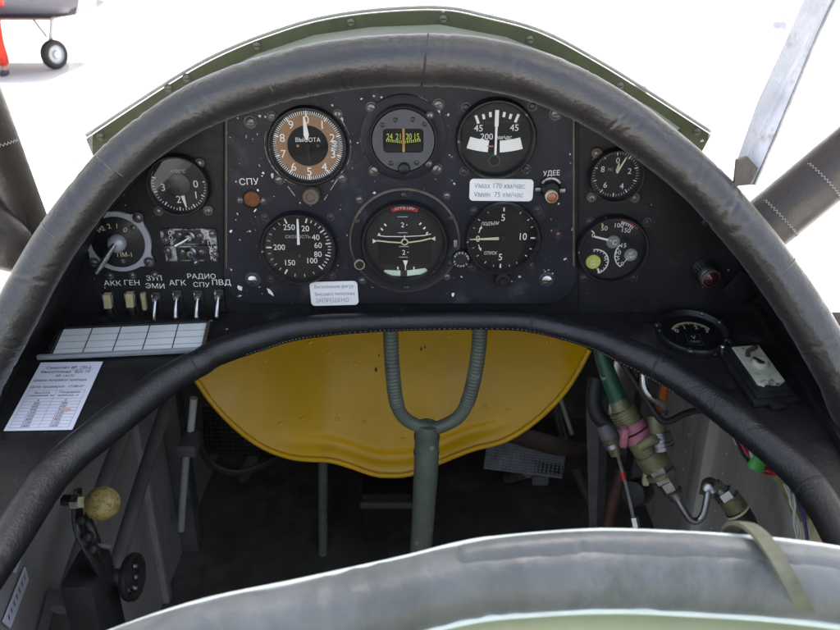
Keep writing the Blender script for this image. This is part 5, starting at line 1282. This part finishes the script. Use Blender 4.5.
b.add(vs, fs, 'plane', True); b.build('wing', t, world=True)
b = MB(); b.add([(xe-9, wc.y-.55, zu-.002), (xe-.3, wc.y-.55, zu-.002), (xe-.3, wc.y+.8, zu-.002), (xe-9, wc.y+.8, zu-.002), (xe-9, wc.y-.55, zu+.03), (xe-.3, wc.y-.55, zu+.03), (xe-.3, wc.y+.8, zu+.03), (xe-9, wc.y+.8, zu+.03)], [(3, 2, 1, 0), (4, 5, 6, 7), (0, 1, 5, 4), (1, 2, 6, 5), (2, 3, 7, 6), (3, 0, 4, 7)], 'belly'); b.build('wing_underside', t, world=True)
b = MB(); fx = xe-4.6; secs = ((wc.y-3.2, .02, .9), (wc.y-2.4, .42, .95), (wc.y-.5, .62, 1.0), (wc.y+1.5, .58, 1.05), (wc.y+5.5, .12, 1.25)); vs = []; n = 18
for y, r_, z in secs:
    for k in range(n): vs.append((fx+r_*math.cos(2*PI*k/n), y, z+.15+r_*1.05*math.sin(2*PI*k/n)))
fs = [(j*n+i, j*n+(i+1) % n, (j+1)*n+(i+1) % n, (j+1)*n+i) for j in range(4) for i in range(n)]+[tuple(range(n)), tuple(range(5*n-1, 4*n-1, -1))]
b.add(vs, fs, 'plane', True); b.build('fuselage_body', t, world=True)

# person in red overalls behind the wheel
def skin_figure(name, chains, mat_, parent):
    vs = []; es = []; rad = []
    def addv(p, r):
        for i, q in enumerate(vs):
            if (q-Vector(p)).length < 1e-5: return i
        vs.append(Vector(p)); rad.append(r); return len(vs)-1
    for ch in chains:
        prev = None
        for p, r in ch:
            i = addv(p, r)
            if prev is not None and prev != i: es.append((prev, i))
            prev = i
    me = bpy.data.meshes.new(name); me.from_pydata([tuple(v) for v in vs], es, []); me.update()
    o = bpy.data.objects.new(name, me); COL.objects.link(o)
    if parent is not None: o.parent = parent
    sk = o.modifiers.new('s', 'SKIN'); me.skin_vertices[0].data[0].use_root = True
    for i, r in enumerate(rad): me.skin_vertices[0].data[i].radius = (r, r)
    ss = o.modifiers.new('u', 'SUBSURF'); ss.levels = 2; ss.render_levels = 2
    dg = bpy.context.evaluated_depsgraph_get(); m2 = bpy.data.meshes.new_from_object(o.evaluated_get(dg)); o.modifiers.clear(); o.data = m2
    m2.materials.clear(); m2.materials.append(M[mat_])
    for p in m2.polygons: p.use_smooth = True
    return o
foot = on_z(8, 75, 0)
body = skin_figure('person', [
    [((0, 0, .95), .13), ((0, 0, 1.12), .13), ((0, 0, 1.38), .15), ((0, 0, 1.50), .06), ((0, -.01, 1.60), .085), ((0, -.01, 1.70), .08)],
    [((0, 0, .95), .13), ((.10, 0, .86), .09), ((.12, -.06, .48), .065), ((.13, .02, .10), .05), ((.14, -.10, .05), .045)],
    [((0, 0, .95), .13), ((-.10, 0, .86), .09), ((-.12, .08, .48), .065), ((-.13, .22, .12), .05), ((-.13, .12, .05), .045)],
    [((0, 0, 1.38), .15), ((.20, 0, 1.42), .065), ((.27, .02, 1.14), .05), ((.27, -.10, .92), .04), ((.27, -.14, .84), .035)],
    [((0, 0, 1.38), .15), ((-.20, 0, 1.42), .065), ((-.27, .02, 1.14), .05), ((-.27, .02, .90), .04), ((-.27, .01, .82), .035)]], 'skin_p', None)
body.location = foot+Vector((-.16, 0, 0)); tag(body, 'person in bright red trousers standing at the upper left behind the parked wheel', 'person')
def clothing(name, chains, m_): return skin_figure(name, chains, m_, body)
clothing('trousers', [[((0, 0, .98), .165), ((.105, 0, .86), .125), ((.125, -.06, .48), .105), ((.13, .02, .12), .10)], [((0, 0, .98), .165), ((-.105, 0, .86), .125), ((-.125, .08, .48), .105), ((-.13, .21, .14), .10)]], 'cloth_red')
clothing('jacket', [[((0, 0, 1.0), .165), ((0, 0, 1.15), .165), ((0, 0, 1.38), .175), ((.20, 0, 1.42), .085), ((.275, .02, 1.14), .07), ((.275, -.09, .94), .06)], [((0, 0, 1.38), .175), ((-.20, 0, 1.42), .085), ((-.275, .02, 1.14), .07), ((-.275, .02, .93), .06)]], 'cloth_red')
clothing('shoe', [[((.13, .05, .05), .055), ((.14, -.06, .045), .055), ((.145, -.16, .04), .045)]], 'cloth_dark')
clothing('shoe', [[((-.13, .25, .06), .055), ((-.13, .13, .045), .055), ((-.13, .04, .04), .045)]], 'cloth_dark')
clothing('hair', [[((0, .01, 1.66), .088), ((0, .01, 1.73), .075)]], 'cloth_dark')
# bundle seen through the windshield at the upper right
p = on_z(777, 34, 0); k = depth(p)/F
t = empty('kit_bag', 'small blue and white bag lying on the bright apron at upper right', 'bag', p)
b = MB(k); b.box((1, 0, 8), (13, 9, 9), 'blue', 3); b.build('body', t); b = MB(k); b.box((-2, -1, 3), (10, 8, 6), 'ink', 2); b.build('pocket', t); b = MB(k); b.tube([(-3, 0, 11), (1, 0, 16), (6, 0, 11)], 1, 'red', 8); b.build('handle', t)

# ================================================================== LIGHT, CAMERA
SUN_EL, SUN_AZ = math.radians(58), math.radians(30)      # azimuth clockwise from +y (north)
wd = bpy.data.worlds.new('World'); sc.world = wd; wd.use_nodes = True; nt = wd.node_tree
sky = nt.nodes.new('ShaderNodeTexSky'); sky.sky_type = 'NISHITA'; sky.sun_disc = False; sky.sun_elevation = SUN_EL; sky.sun_rotation = SUN_AZ
sky.air_density = 1.0; sky.dust_density = 4.0; sky.ozone_density = .4
hs = nt.nodes.new('ShaderNodeHueSaturation'); hs.inputs['Saturation'].default_value = .6; nt.links.new(sky.outputs[0], hs.inputs['Color']); nt.links.new(hs.outputs[0], nt.nodes['Background'].inputs['Color']); nt.nodes['Background'].inputs['Strength'].default_value = .12
sl = bpy.data.lights.new('sun', 'SUN'); sl.energy = 4.0; sl.angle = math.radians(.53); sl.color = (1, .955, .89)
so = bpy.data.objects.new('sun', sl); COL.objects.link(so)
sd = Vector((math.sin(SUN_AZ)*math.cos(SUN_EL), math.cos(SUN_AZ)*math.cos(SUN_EL), math.sin(SUN_EL)))
so.rotation_euler = sd.to_track_quat('Z', 'Y').to_euler(); so.location = (0, 0, 8)
cd = bpy.data.cameras.new('camera'); co = bpy.data.objects.new('camera', cd); COL.objects.link(co)
co.location = CAM; co.rotation_euler = (PI/2-PITCH, 0, 0); cd.sensor_width = 36; cd.lens = 36*F/840; cd.clip_start = .02; cd.clip_end = 2000
cd.dof.use_dof = True; cd.dof.focus_distance = .86; cd.dof.aperture_fstop = 14
sc.camera = co
sc.view_settings.view_transform = 'Standard'; sc.view_settings.look = 'None'; sc.view_settings.gamma = 1; sc.view_settings.exposure = 2.2
sc.render.engine = 'CYCLES'; sc.cycles.use_denoising = True; sc.cycles.max_bounces = 10; sc.cycles.transparent_max_bounces = 16
